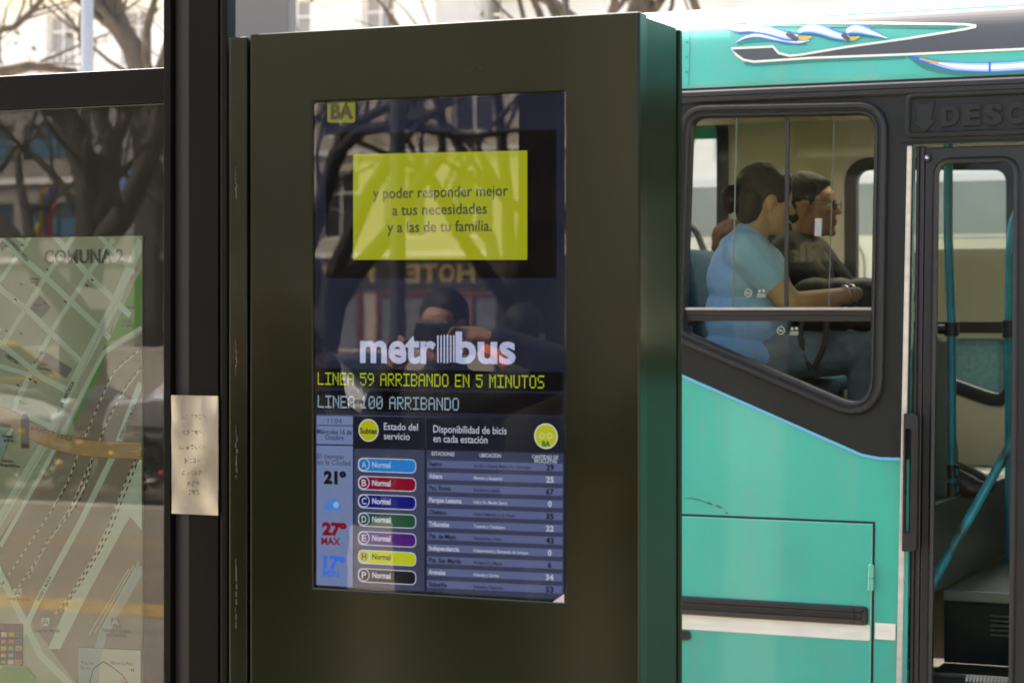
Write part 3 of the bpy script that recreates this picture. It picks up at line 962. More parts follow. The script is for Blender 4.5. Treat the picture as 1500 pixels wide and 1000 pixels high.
# painted scrolls, laid on the curved roof edge
zs = [Z_ROOF + .3 * k / 26 for k in range(27)]
class Paint:
    def __init__(s): s.mb, s.d = MB(), -0.0012
    def poly(s, pts, m, px=True):
        s.d -= .0005
        s.mb.plate([bhit(*p) for p in pts] if px else pts, [], s.d, None, lambda u, v, d: Vector((u, d, v)), m)
    def line(s, pts, w, m, sm=False):
        P = [bhit(*p) for p in pts]
        if sm:
            n0 = len(P)
            P = smooth_line(P, 6)
            if isinstance(w, list):
                W = []
                for i in range(len(P)):
                    x = i / (len(P) - 1) * (len(w) - 1); j = min(int(x), len(w) - 2)
                    W.append(w[j] + (w[j+1] - w[j]) * (x - j))
                w = W
        s.d -= .0005
        k = 1 / 420.0
        L, Rr = strip(P, [x * k for x in w] if isinstance(w, list) else w * k)
        for i in range(len(P) - 1):
            s.mb.plate([L[i], L[i+1], Rr[i+1], Rr[i]], [], s.d, None, lambda u, v, d: Vector((u, d, v)), m)
    def done(s, name, parent): return s.mb.build(name, parent, bisect=zs, xf=lambda c: (c.x, surf(c.z) + c.y, c.z))
def c8(*pts): return [(980 + x / 2.885, y / 2.885) for x, y in pts]
P = Paint()
P.poly(c8((240, 80), (700, 71), (1500, 28), (2100, 0), (2100, 178), (1500, 207), (1000, 230), (600, 245), (340, 262), (300, 240), (265, 205), (440, 197), (465, 225), (500, 236), (550, 232), (750, 200), (1000, 164), (1250, 125), (1305, 113), (1250, 104), (1000, 100), (640, 97), (290, 92)), M['swoosh'])
out1 = c8((285, 92), (640, 97), (1000, 100), (1250, 104), (1298, 110)) + c8((1298, 114), (1250, 125), (1000, 165), (750, 200), (560, 232), (510, 237), (465, 226), (440, 198), (264, 206), (285, 232), (315, 254), (360, 262), (600, 246), (1000, 231), (1500, 208), (2100, 178))
P.line(c8((330, 105), (640, 109), (1000, 113), (1220, 117)), 5, M['air_shadow'])
P.line(c8((320, 268), (360, 274), (600, 258), (1000, 243)), 4, M['air_shadow'])
P.line(out1, 3.4, M['cream_line'])
P.line(c8((-400, 78), (240, 72), (700, 60), (1500, 14), (2100, -22)), 2.5, M['cream_line'])
P.done('scroll_paint', bus)
P = Paint()
def ribbon(pts, w, cols):
    P.line(pts, [x * 1.0 for x in w], cols[0], True)
    P.line(pts, [x * .66 for x in w], cols[1], True)
    P.line(pts, [x * .34 for x in w], cols[2], True)
BW = (M['deep_blue'], M['pale_blue'], M['white_paint'])
P.line(c8((290, 188), (350, 172), (430, 168), (500, 180), (580, 186)), [2, 6, 6, 7, 3], M['air_shadow'], True)
ribbon(c8((282, 181), (325, 158), (380, 150), (450, 163), (540, 178), (595, 172)), [2, 7, 9, 9, 8, 3], BW)
ribbon(c8((248, 121), (300, 128), (350, 122), (420, 132), (500, 153), (545, 158)), [3, 9, 13, 15, 15, 12], BW)
P.line(c8((548, 160), (575, 163), (604, 158)), [6, 7, 3], M['gold_paint'], True)
ribbon(c8((548, 135), (590, 122), (640, 128), (700, 148), (760, 162)), [9, 17, 17, 15, 11], BW)
P.line(c8((500, 140), (545, 170)), [8, 6], M['swoosh'], True)
P.line(c8((745, 166), (780, 165), (808, 157)), [6, 6, 2], M['gold_paint'], True)
ribbon(c8((752, 135), (790, 124), (850, 138), (925, 163)), [11, 18, 12, 2], BW)
P.line(c8((735, 146), (765, 172)), [7, 5], M['swoosh'], True)
P.done('ribbon_paint', bus)
P = Paint()
P.line(c8((1010, 240), (1090, 283), (1200, 305), (1350, 312), (1500, 304), (1800, 280)), [2, 9, 9, 8, 8, 8], M['air_shadow'], True)
P.line(c8((1003, 233), (1090, 260), (1200, 282), (1350, 287), (1500, 279), (1800, 255)), [1, 8, 13, 15, 15, 15], M['deep_blue'], True)
P.line(c8((1100, 262), (1200, 280), (1350, 285), (1500, 277), (1800, 253)), [3, 10, 12, 12, 12], M['pale_blue'], True)
P.line(c8((1060, 249), (1120, 264), (1180, 274)), [2, 4, 4], M['gold_paint'], True)
P.line(c8((1140, 267), (1220, 281), (1350, 285), (1500, 277), (1800, 253)), [2, 5, 6, 6, 6], M['white_paint'], True)
P.poly(c8((1352, 262), (1361, 262), (1361, 306), (1352, 306)), M['deep_blue'])
P.done('swoosh_paint', bus)
P = Paint()
P.line([(1011, 40), (1011, 70), (1010, 100), (1009, 129)], .8, M['air_shadow'])
for q in (62, 84, 106): P.poly([(1006 + 1.6*math.cos(a), q + 1.6*math.sin(a)) for a in [k*math.pi/4 for k in range(8)][::-1]], M['air_shadow'])
P.done('roof_seam', bus)
# graphite window surround
zg = bhit(1100, 126)[1]
line = [bhit(990, 546), bhit(1262, 666), bhit(1290, 671.5), bhit(1319, 672)]
g = [(BX0, zg), (BX0, line[0][1])] + line + [(dl - .0, line[-1][1]), (dl, dz1), (dr, dz1), (dr, 1.70), (BX1, 1.70), (BX1, zg)]
mb = MB()
mb.plate(g, [win] + fw, -0.003, 0.0, bf, M['graphite'], back=False)
mb.build('window_surround', bus)
mb = MB()
zz = bhit(1100, 130)[1]
mb.sweep([(BX0, zz - .045), (BX1, zz - .045), (BX1, zz), (BX0, zz)], [(0, -.004), (0, -.012), (-.006, -.018), (-.021, -.019)], bf, M['rubber'])
mb.build('drip_rail', bus)
mb = MB()
L, Rr = strip([(BX0, line[0][1])] + line, 4.2 / 420)
for i in range(len(L) - 1): mb.plate([L[i], L[i+1], Rr[i+1], Rr[i]], [], -.0045, None, bf, M['blue_line'])
mb.build('pinstripe', bus)
# big window
wmb = MB()
prof_g = [(-.008, .03), (-.008, -.012), (-.002, -.020), (.005, -.021), (.009, -.016), (.013, -.0165), (.018, -.024), (.030, -.025), (.037, -.019), (.040, -.004)]
wmb.sweep(win, prof_g, bf, M['rubber'])
window = wmb.build('window', bus, smooth=True)
ysplit0, ysplit1 = bhit(1140, 449)[1], bhit(1140, 461)[1]
mb = MB()
xa, xb = bhit(1001, 455)[0], bhit(1283, 455)[0]
mb.box(xa, xb, surf(2) - .006, surf(2) + .022, ysplit1, ysplit0 - .012, M['rubber'])
mb.box(xa, xb, surf(2) - .010, surf(2) - .002, ysplit0 - .011, ysplit0 - .003, M['alu'])
mb.box(xa, xb, surf(2) - .002, surf(2) + .020, ysplit1 - .022, ysplit1 - .0005, M['groove'])
mb.build('split_rail', window, bevel=.0015)
def clip_poly(pts, z0=None, z1=None):
    def cut(P, k, lim, keep):
        o = []
        for i in range(len(P)):
            a, b = P[i], P[(i + 1) % len(P)]
            ia, ib = keep(a[k], lim), keep(b[k], lim)
            if ia: o.append(a)
            if ia != ib:
                t = (lim - a[k]) / (b[k] - a[k]); o.append((a[0] + t*(b[0]-a[0]), a[1] + t*(b[1]-a[1])))
        return o
    if z0 is not None: pts = cut(pts, 1, z0, lambda a, l: a >= l)
    if z1 is not None: pts = cut(pts, 1, z1, lambda a, l: a <= l)
    return pts
mb = MB(); mb.plate(clip_poly(win, z0=ysplit0), [], 0.018, None, bf, M['bus_glass']); mb.build('upper_pane', window)
mb = MB(); mb.plate(clip_poly(win, z1=ysplit1), [], 0.012, None, bf, M['low_glass'])
L, Rr = strip(clip_poly(win, z1=ysplit1), .004)
mb.build('lower_pane', window)
sl = rounded([bhit(1072, 449), bhit(1213, 449), bhit(1221, 166), bhit(1078, 166)], [0, 0, .028, 0])
mb = MB(); mb.plate(sl, [], 0.010, None, bf, M['slide_glass'])
for i in range(len(sl) - 1):
    a, b = sl[i], sl[i+1]
    if abs(a[1] - ysplit0) < .01 and abs(b[1] - ysplit0) < .01: continue
    Lq, Rq = strip([a, b], .0026)
    mb.plate([Lq[0], Lq[1], Rq[1], Rq[0]], [], 0.0095, None, bf, M['glass_edge'])
Lq, Rq = strip([sl[-1], sl[0]], .005); mb.plate([Lq[0], Lq[1], Rq[1], Rq[0]], [], 0.0095, None, bf, M['glass_edge'])
mb.build('sliding_pane', window)
mb = MB()
q = [bhit(1148, 449), bhit(1153, 449), bhit(1155, 166), bhit(1150, 166)]
mb.plate(q, [], 0.004, 0.016, bf, M['handle']); mb.build('meeting_rail', window)
mb = MB(); mb.plate(rounded([bhit(1193.5, 346), bhit(1203, 346), bhit(1204, 320), bhit(1194.5, 320)], .003), [], -0.004, 0.009, bf, M['seat_rail']); mb.build('latch', window, bevel=.002)
STK = mat('glass_etching', S(128, 136, 124), .6)
for x, y in ((1095, 429), (1143, 484)):
    mb = MB()
    c = bhit(x, y)
    mb.plate(circle(c[0], c[1], .0145), [circle(c[0], c[1], .011)[::-1]], .007, None, bf, STK)
    Lq, Rq = strip([(c[0] - .008, c[1] + .004), (c[0] + .008, c[1] - .004)], .004); mb.plate([Lq[0], Lq[1], Rq[1], Rq[0]], [], .0068, None, bf, STK)
    mb.plate(rect(c[0] - .006, c[0] + .006, c[1] - .003, c[1] + .001), [], .0066, None, bf, STK)
    x += 19
    c = bhit(x, y)
    mb.plate(circle(c[0] - .006, c[1] + .006, .006, 12), [], .007, None, bf, STK); mb.plate(circle(c[0] + .009, c[1] + .007, .006, 12), [], .007, None, bf, STK)
    for k in range(3): mb.plate(rect(c[0] - .015, c[0] + .017, c[1] - .006 - k*.005, c[1] - .003 - k*.005), [], .0066, None, bf, STK)
    mb.build('window_sticker', window)
mb = MB()
a, b = bhit(1146, 384), bhit(1203, 381)
text(mb, 'fila', a, b, 25 / 420, bf, .0262, mat('pane_lettering', S(52, 50, 44), .6), .03, mirror=True)
mb.build('pane_lettering', window)
# lower hatch
hx1, hz1 = bhit(1279, 767)
hx0 = bhit(880, 767)[0]
hz1 = bhit(1140, 761)[1]
mb = MB()
mb.plate(rect(hx0, hx1, ZB + .02, hz1), [], -.007, 0.004, bf, M['teal'])
hatch = mb.build('hatch', bus, bevel=.004, bseg=3)
mb = MB()
gw = .0075
mb.plate([(hx0 - gw, ZB), (hx1 + gw, ZB), (hx1 + gw, hz1 + gw), (hx0 - gw, hz1 + gw)], [rect(hx0, hx1, ZB + .001, hz1)], -.0012, None, bf, M['black'])
mb.build('hatch_seam', hatch)
mb = MB()
c = bhit(1277, 846); 
mb.tube([bf(c[0], c[1] - .04, -.012), bf(c[0], c[1] - .001, -.012)], .011, M['teal'], 12)
mb.tube([bf(c[0], c[1] + .001, -.012), bf(c[0], c[1] + .04, -.012)], .011, M['teal'], 12)
mb.ball(bf(c[0], c[1] + .04, -.012), .0108, M['teal'], 12, 8)
mb.build('hinge', hatch, smooth=True)
r0, r1 = bhit(1140, 880)[1], bhit(1140, 907)[1]
rx = bhit(1273, 897)[0]
mb = MB()
mb.sweep(rounded(rect(hx0 + .02, rx, r1, r0), [.003, .016, .016, .003]), [(0, -.006), (0, -.014), (-.004, -.022), (-.018, -.024), (-.022, -.018), (-.028, -.018), (-.030, -.017)], bf, M['handle'])
mb.plate(rect(hx0 + .03, rx - .01, r1 + .008, r0 - .008), [], -.0165, None, bf, M['handle'])
zc = (r0 + r1) / 2
mb.plate(rect(hx0 + .03, rx - .075, zc - .007, zc + .002), [], -.021, -.016, bf, M['groove'])
Lx = rx - .05
mb.plate(rect(Lx, Lx + .003, r1 + .001, r0 - .001), [], -.0245, -.016, bf, M['rubber'])
mb.build('rub_rail', hatch, smooth=True)
w0, w1 = bhit(1140, 906)[1], bhit(1140, 929)[1]
mb = MB()
mb.plate(rounded(rect(hx0 + .004, hx1 - .004, w1, w0 - .001), [0, .008, 0, 0]), [], -.0085, None, bf, M['white_band'])
mb.build('white_band', hatch)
w0b, w1b = bhit(1296, 912)[1], bhit(1296, 936)[1]
mb = MB(); mb.plate(rect(bhit(1282, 920)[0], bhit(1312, 920)[0], w1b, w0b), [], -.0035, None, bf, M['white_band']); mb.build('white_band', bus)
c = bhit(1001, 929)
mb = MB(); mb.plate(rounded(rect(c[0] - .03, c[0] + .030, c[1] - .016, c[1] + .016), .0155), [], -.016, -.006, bf, M['handle'])
mb.plate(rounded(rect(c[0] - .02, c[0] + .018, c[1] - .007, c[1] + .007), .0065), [], -.0175, -.0161, bf, M['groove']); mb.build('hatch_lock', hatch, bevel=.003)
mb = MB()                                   # paint scratch
SCR = mat('scratched_paint', (0.05, 0.07, 0.05), .7)
for seg, w in ((((1003, 729.5), (1012, 729), (1026, 732.5), (1033, 735)), [.8, 1.4, 1.4, .8]), (((1033, 735.5), (1040, 737), (1044, 739)), [1, 3, 1]), (((1048, 740), (1053, 741.5), (1058, 744)), [.6, 3, .8]), (((1063, 750), (1066, 752)), [2, 2.4])):
    L, Rr = strip([bhit(*p) for p in seg], [x / 420 for x in w])
    mb = MB()
    for i in range(len(L) - 1): mb.plate([L[i], L[i+1], Rr[i+1], Rr[i]], [], -.0010, None, bf, SCR)
    mb.build('paint_scratch', bus)
for x, y in ((1219, 752), (1246, 771)):
    mb = MB(); c = bhit(x, y); mb.plate(circle(c[0], c[1], .0035, 8), [], -.0078 if y > 760 else -.0010, None, bf, STK)
    mb.build('paint_chip', bus)
# door
door = None
dmb = MB()
bx = bhit
le, ri = bx(1341, 300)[0], dl + .505
glass_l, glass_r = bx(1371, 300)[0], bx(1486, 300)[0]
gt = bx(1420, 236)[1]
def leaf(x0, x1, gl, gr, parent):
    mb = MB()
    hole = rounded([(gl, .55), (gr, .55), (gr, gt), (gl, gt)], [.03, .03, .05, .05])
    mb.plate(rect(x0, x1, dz0 + .01, dz1 - .01), [hole], .012, .045, bf, M['rubber'])
    d = mb.build('door', parent, bevel=.006, bseg=3)
    mb = MB(); mb.sweep(hole, [(-.004, .03), (-.004, .004), (.006, .001), (.014, .008), (.016, .0125)], bf, M['rubber']); mb.build('door_seal', d, smooth=True)
    mb = MB(); mb.plate(hole, [], .026, None, bf, M['door_glass']); mb.build('door_pane', d)
    return d
d1 = leaf(le + .028, ri, glass_l, glass_r, bus)
d2 = leaf(ri + .012, dr - .012, ri + .07, dr - .07, bus)
mb = MB()
mb.plate(rect(le, le + .010, dz0, dz1 - .004), [], .004, .05, bf, M['groove'])
mb.plate(rect(le + .0105, le + .027, dz0, dz1 - .004), [], .010, .05, bf, M['handle'])
mb.build('door_jamb', bus, bevel=.003)
mb = MB(); c = bx(1358, 231)
mb.tube([bf(c[0], c[1], .012), bf(c[0], c[1], -.002)], [.015, .013], M['handle'], 16); mb.ball(bf(c[0], c[1], -.003), .007, M['alu'], 12, 8); mb.build('hinge_bolt', d1, smooth=True)
mb = MB()
tl, tr, bl_, br_ = bx(1329.5, 214), bx(1336.5, 214), bx(1313.5, 1000), bx(1322, 1000)
k = (ZB - tl[1]) / (bl_[1] - tl[1])
mb.plate([(tl[0] + (bl_[0]-tl[0])*k, ZB), (tr[0] + (br_[0]-tr[0])*k, ZB), tr, tl], [], -.010, 0.0, bf, M['cream_trim'])
mb.build('door_trim', bus, bevel=.003)
# grab handle on the jamb
mb = MB()
h0, h1 = bx(1338, 605)[1], bx(1338, 806)[1]
xh0, xh1 = bx(1326, 700)[0], bx(1347, 700)[0]
mb.plate(rounded(rect(xh0, xh1, h1, h0), [.004, .045, .05, .004], 8), [rounded(rect(xh0 + .006, xh1 - .022, h1 + .06, h0 - .05), .006)[::-1]], -.034, -.006, bf, M['handle'])
mb.build('grab_handle', bus, bevel=.006, bseg=3)
mb = MB()
for k in range(46):
    z = h1 + .055 + k * (h0 - h1 - .10) / 46
    for j in range(2):
        u = xh1 - .016 + j * .006 + (k % 2) * .003
        mb.ball(bf(u, z, -.0345), .0018, M['rubber'], 6, 4)
mb.build('handle_grip', bus)
# sign panel
sx0 = bx(1321, 170)[0]
sz1, sz0 = bx(1340, 132)[1], bx(1340, 208)[1]
mb = MB()
sxr = sx0 + 1.03
mb.plate(rect(sx0, sxr, sz0, sz1), [], -.010, 0.0, bf, M['graphite'])
inner = rounded(rect(bx(1332, 170)[0], sxr - .03, bx(1336, 198)[1], bx(1336, 142)[1]), .018)
mb.sweep(inner, [(.012, -.010), (.009, -.018), (.003, -.021), (-.003, -.020), (-.008, -.013), (-.010, -.0105)], bf, M['graphite'])
signp = mb.build('exit_sign', bus, smooth=True)
_solid = {}
def solid_text(mb, body, p0, p1, cap, f, d, depth, material, bold=.03, fit=None):
    c = bpy.data.curves.new('lettering', 'FONT'); c.body = body; c.size = 1; c.resolution_u = 3; c.offset = bold; c.extrude = .08; c.bevel_depth = .03; c.bevel_resolution = 1
    o = bpy.data.objects.new('lettering', c); col.objects.link(o)
    me = bpy.data.meshes.new_from_object(o)
    P3 = [tuple(v.co) for v in me.vertices]; fs = [tuple(p.vertices) for p in me.polygons]
    bpy.data.objects.remove(o); bpy.data.curves.remove(c); bpy.data.meshes.remove(me)
    x0, x1 = min(p[0] for p in P3), max(p[0] for p in P3)
    z1 = max(p[2] for p in P3)
    w = p1[0] - p0[0]
    ks, kc = w / (x1 - x0), cap / CAPH
    mb.add([f(p0[0] + (p[0] - x0) * ks, p0[1] + p[1] * kc, d - depth * (p[2] + z1) / (2 * z1)) for p in P3], fs, material)
a, b = bx(1380, 184), bx(1506, 184)
lw = (b[0] - a[0]) / 4
mb = MB()
for i, ch in enumerate('DESCENSO'):
    x = a[0] + i * lw * 1.0
    solid_text(mb, ch, (x, a[1]), (x + lw * .86, a[1]), 26 / 420, bf, -.0098, .008, M['graphite'])
mb.build('sign_lettering', signp)
mb = MB()
ar = [bx(*p) for p in ((1343, 149), (1354, 154), (1370, 148.5), (1366, 177), (1373, 177), (1355, 195), (1338, 178), (1346, 178))]
mb.plate(ar[::-1], [], -.017, -.0101, bf, M['graphite']); mb.build('sign_arrow', signp, bevel=.003)
# interior
FE = -1.71
M['wainscot'] = mat('olive_wainscot', (0.085, 0.078, 0.048), .5, var=.1, vscale=4)
IX0, IX1 = BX0 + .06, BX1 - .06
far = lambda u, v, d: Vector((u, YF + d, v))
def fp(px, py): p = hit(px, py, YF); return (p.x, p.z)
fwin1 = rounded([fp(915, 455), fp(1052, 455), fp(1052, 176), fp(915, 176)], .07)
fwin2 = rounded([fp(1253, 505), fp(1476, 586), fp(1476, 247), fp(1253, 247)], [.05, .07, .07, .07])
xr = fp(1476, 300)[0]
fw3 = [rounded(rect(xr + .28 + k*1.4, xr + 1.45 + k*1.4, 1.75, 2.52), .07) for k in range(4)]
mb = MB()
mb.plate(rect(BX0, BX1, ZB, Z_ROOF + .06), [fwin1, fwin2] + fw3, 0, .05, far, M['interior'])
mb.build('far_wall', bus)
mb = MB(); mb.box(FE, IX1, YF - .012, YF - .001, .921, 1.72, M['wainscot']); mb.build('wainscot_panel', bus, bevel=.004)
for w in [fwin1] + fw3:
    mb = MB(); mb.sweep(w, [(-.006, .04), (-.006, -.006), (.01, -.012), (.05, -.008), (.052, .001)], far, M['rubber']); mb.build('far_window_frame', bus, smooth=True)
mb = MB()
for w in [fwin2]: mb.sweep(w, [(-.006, .04), (-.006, -.006), (.01, -.012), (.05, -.008), (.052, .001)], far, M['rubber'])
z = fp(1430, 478)[1]
mb.box(fp(1253, 478)[0], fp(1476, 478)[0], YF - .004, YF + .04, z - .03, z + .022, M['groove'])
far_gasket = mb.build('far_window_frame', bus, smooth=True)
for w in [fwin1, fwin2] + fw3:
    mb = MB(); mb.plate(w, [], .03, None, far, M['bus_glass']); mb.build('far_pane', bus)
mb = MB()
mb.plate([(IX0, YB + .22), (IX1, YB + .22), (IX1, YF - .001), (IX0, YF - .001)], added_hatches, 2.82, 2.80, lambda u, v, d: Vector((u, v, d)), M['interior'])
for h in added_hatches:
    (xa, ya), (xb, yb) = h[0], h[2]
    mb.add([(xa, ya, 2.8), (xb, ya, 2.8), (xb, yb, 2.8), (xa, yb, 2.8), (xa, ya, ROOFZ), (xb, ya, ROOFZ), (xb, yb, ROOFZ), (xa, yb, ROOFZ)], [(0,1,5,4),(1,2,6,5),(2,3,7,6),(3,0,4,7)], M['white_paint'])
mb.build('ceiling_panel', bus)
FROST = bpy.data.materials.new('added_frosted_light'); FROST.use_nodes = True  # unseen translucent lids, added to brighten the bus interior
_n = FROST.node_tree; _n.nodes.clear()
_o, _t = _n.nodes.new('ShaderNodeOutputMaterial'), _n.nodes.new('ShaderNodeBsdfTranslucent')
_t.inputs[0].default_value = (.42, .41, .38, 1); _n.links.new(_t.outputs[0], _o.inputs[0])
for h in added_hatches:
    (xa, ya), (xb, yb) = h[0], h[2]
    mb = MB(); mb.plate(rect(xa - .03, xb + .03, ya - .03, yb + .03), [], .035, None, rooff, FROST); mb.build('added_roof_light', bus)
FE = -1.71
mb = MB()
mb.box(IX0, FE, YB + .09, YF - .001, 1.20, 1.24, M['steel'])
mb.box(FE - .006, FE, YB + .09, YF - .001, .93, 1.1995, M['steel'])
mb.box(FE - .02, FE + .004, YB + .09, YF - .001, 1.2401, 1.246, M['alu'])
mb.build('raised_floor', bus, bevel=.004)
mb = MB()
mb.box(FE + .001, IX1, 7.76, YF - .001, .88, .92, M['steel'])
mb.box(FE + .001, IX1, 7.738, 7.7595, .885, .926, M['seat_rail'])
mb.build('entry_floor', bus, bevel=.006)
mb = MB()
mb.box(FE + .001, IX1, 7.765, 7.80, .66, .8795, M['dark_floor'])
mb.box(FE + .001, dr, 7.33, 7.765, .63, .659, M['steel'])
mb.box(FE + .001, dr, 7.45, 7.462, .6591, .675, M['alu'])
mb.box(FE + .02, dr, 7.34, 7.36, .36, .629, M['dark_floor'])
mb.box(IX0, FE, YB + .09, YB + .12, .36, 1.1995, M['dark_floor'])
mb.build('step', bus, bevel=.003)
mb = MB()
p0, p1 = hit(1452, 897, 7.762), hit(1484, 934, 7.762)
for k in range(5):
    z = p0.z - (k + .5) * (p0.z - p1.z) / 5
    mb.box(p0.x, p1.x + .12, 7.750, 7.7645, z - .004, z + .004, M['steel'])
mb.build('step_vent', bus)
mb = MB()
p0 = hit(1414, 992, 7.335)
for k in range(22): 
    x = p0.x + k * .012
    mb.plate([(x, p0.z - .012), (x + .008, p0.z - .012), (x + .013, p0.z + .012), (x + .005, p0.z + .012)], [], 0, None, lambda u, v, d: Vector((u, 7.332, v)), M['white_paint'])
mb.build('step_edge_marking', bus)
mb = MB()
p = hit(1389, 160, 7.95); q = hit(1394, 700, 7.95)
mb.tube([(p.x, p.y, 2.79), (p.x, p.y, 2.2), (q.x, q.y, 1.9), (q.x, q.y, 1.245)], .017, M['teal_pole'], 14)
mb.build('pole', bus, smooth=True)
for y in (482, 690, 716):
    mb = MB()
    w = hit(1394, y, 7.95)
    mb.tube([(w.x, w.y, w.z - .025), (w.x, w.y, w.z + .025)], .027, M['handle'], 12)
    mb.tube([(w.x - .12, w.y, w.z), (w.x + .025, w.y, w.z)], .018, M['handle'] if y == 482 else M['teal_pole'], 10)
    mb.build('pole_clamp', bus, smooth=True)
mb = MB()
pts = [hit(1500, 300, 8.7), hit(1489, 312, 8.7), hit(1482, 335, 8.7), hit(1479, 380, 8.7), hit(1478, 480, 8.7)]
pts = [Vector((a, 8.7, b)) for a, b in smooth_line([(v.x, v.z) for v in pts], 5)] + [Vector((pts[-1].x, 8.7, .92))]
mb.tube(pts, .017, M['teal_pole'], 12)
w = hit(1478, 480, 8.7); mb.tube([(w.x, w.y, w.z - .04), (w.x, w.y, w.z + .03)], .026, M['handle'], 12)
mb.build('pole', bus, smooth=True)
mb = MB()
a, b = hit(1362, 860, 7.44), hit(1496, 624, 7.44)
mb.tube([a, b], .0165, M['worn_pole'], 14); mb.build('door_bar', bus, smooth=True)
mb = MB()
a, b = hit(1340, 745, 7.93), hit(1389, 500, 7.93)
mb.box(a.x, b.x, 7.925, 7.94, a.z, b.z, M['interior_dark'])
mb.build('partition_panel', bus, bevel=.01)
# seats, seen through the glass
def seat(x, y, name='seat'):
    mb = MB()
    mb.box(x - .24, x + .20, y - .20, y + .20, 1.60, 1.665, M['seat'])
    s = mb.build(name, bus, bevel=.03, bseg=4)
    mb = MB()
    T = Matrix.Translation((x - .25, y, 1.68)) @ Matrix.Rotation(R(-10), 4, 'Y')
    mb.box(-.04, .03, -.20, .20, -.02, .50, M['seat'], T)
    mb.build('backrest', s, bevel=.03, bseg=4)
    mb = MB()
    mb.tube([T @ Vector((-.02, -.15, .50)), T @ Vector((-.03, -.13, .58)), T @ Vector((-.03, -.06, .605)), T @ Vector((-.03, .06, .605)), T @ Vector((-.03, .13, .58)), T @ Vector((-.02, .15, .50))], .014, M['seat_rail'], 10)
    mb.build('seat_rail', s, smooth=True)
    mb = MB()
    mb.tube([(x, y, 1.60), (x, y, 1.24)], .03, M['handle'], 10); mb.build('seat_post', s, smooth=True)
WX = hit(1088, 500, 7.72).x
seat(WX, 7.70); seat(WX + .02, 8.12)
seat(WX + .02, 8.98); seat(WX + .02, 9.38)
seat(WX - .78, 7.70); seat(WX - .78, 8.12)
# ends, underside and wheels
mb = MB()
for x, s in ((BX0, 0), (BX1 - .05, 0)):
    mb = MB(); mb.box(x + .001, x + .049, YB + .04, YF - .001, ZB, ROOFZ - .03, M['teal']); mb.build('end_wall', bus)
mb = MB(); mb.box(BX0 + .1, BX1 - .1, YB + .15, YF - .1, .25, .34, M['dark_floor']); mb.build('chassis', bus)
RUB = mat('tyre_rubber', (0.02, 0.02, 0.02), .8)
def wheel(x, y, r, w, parent, z=None, tyre=RUB):
    z = r if z is None else z
    mb = MB()
    n = 28
    prof = [(r*.62, -w/2), (r*.92, -w/2), (r, -w*.3), (r, w*.3), (r*.92, w/2), (r*.62, w/2)]
    vs, fs = [], []
    for i in range(n):
        a = 2*math.pi*i/n
        for rr, d in prof: vs.append((x + rr*math.cos(a), y + d, z + rr*math.sin(a)))
    m = len(prof)
    for i in range(n):
        j = (i+1) % n
        for k in range(m-1): fs.append((i*m+k, j*m+k, j*m+k+1, i*m+k+1))
    mb.add(vs, fs, tyre)
    o = mb.build('wheel', parent, smooth=True)
    mb = MB(); mb.tube([(x, y - w*.35, z), (x, y + w*.35, z)], r*.61, M['alu'], 20); mb.tube([(x, y - w*.45, z), (x, y + w*.45, z)], r*.2, M['steel'], 12); mb.build('rim', o, smooth=True)
    return o
wheel(BX0 + 1.0, YB + .28, .48, .28, bus); wheel(BX1 - 1.2, YB + .28, .48, .28, bus); wheel(BX1 - 1.2, YF - .28, .48, .28, bus); wheel(BX0 + 1.0, YF - .28, .48, .28, bus)
for i, w in enumerate(fw):
    mb = MB(); mb.sweep(w, prof_g, bf, M['rubber']); ww = mb.build('window', bus, smooth=True)
    mb = MB(); mb.plate(w, [], .015, None, bf, M['bus_glass']); mb.build('pane', ww)

# second bus in the far lane
bus2 = thing('passing_bus', (-4, 13.6, 0), 'grey bus passing in the far lane, seen through the windows of the teal bus', 'bus')
G2 = mat('grey_bus_paint', (0.13, 0.15, 0.16), .4, var=.1, vscale=3)
P2 = mat('pale_bus_pillar', (0.42, 0.44, 0.40), .4)
Y2 = 12.6
f2 = lambda u, v, d: Vector((u, Y2 + d, v))
z2 = hit(1430, 265, Y2).z
z3 = hit(1430, 342, Y2).z
holes = [rounded(rect(a, a + 1.0, 1.15, z3 - .06), .12) for a in [-9.4 + 1.28*k for k in range(9)]]
mb = MB(); mb.plate(rect(-9.8, 2.4, .4, z2), holes, 0, .05, f2, P2)
mb.plate(rect(-9.79, 2.39, z3, z2 - .001), [], -.012, 0, f2, G2); mb.plate(rect(-9.79, 2.39, .41, 1.1), [], -.012, 0, f2, G2)
mb.box(-9.8, 2.4, Y2 + .051, Y2 + 2.4, z2 - .08, z2 - .002, G2); mb.box(-9.8, 2.4, Y2 + 2.41, Y2 + 2.45, .4, z2 - .09, P2)
mb.build('body', bus2)
for h in holes:
    mb = MB(); mb.sweep(h, [(-.03, .03), (-.03, -.02), (.03, -.025), (.035, -.0005)], f2, M['seat_rail'])
    wf = mb.build('window', bus2, smooth=True)
    mb = MB(); mb.plate(h, [], .02, None, f2, M['bus_glass']); mb.build('pane', wf)
for x in (-8, 1.0): wheel(x, Y2 + .2, .46, .28, bus2)
mb = MB(); mb.box(-9.7, 2.3, Y2 + .1, Y2 + 2.3, .3, .39, M['dark_floor']); mb.build('chassis', bus2)
for k in range(9):
    mb = MB(); mb.box(-9.3 + 1.28*k, -8.9 + 1.28*k, Y2 + .4, Y2 + .8, 1.0, 1.75, M['seat']); mb.build('seat', bus2, bevel=.08, bseg=3)

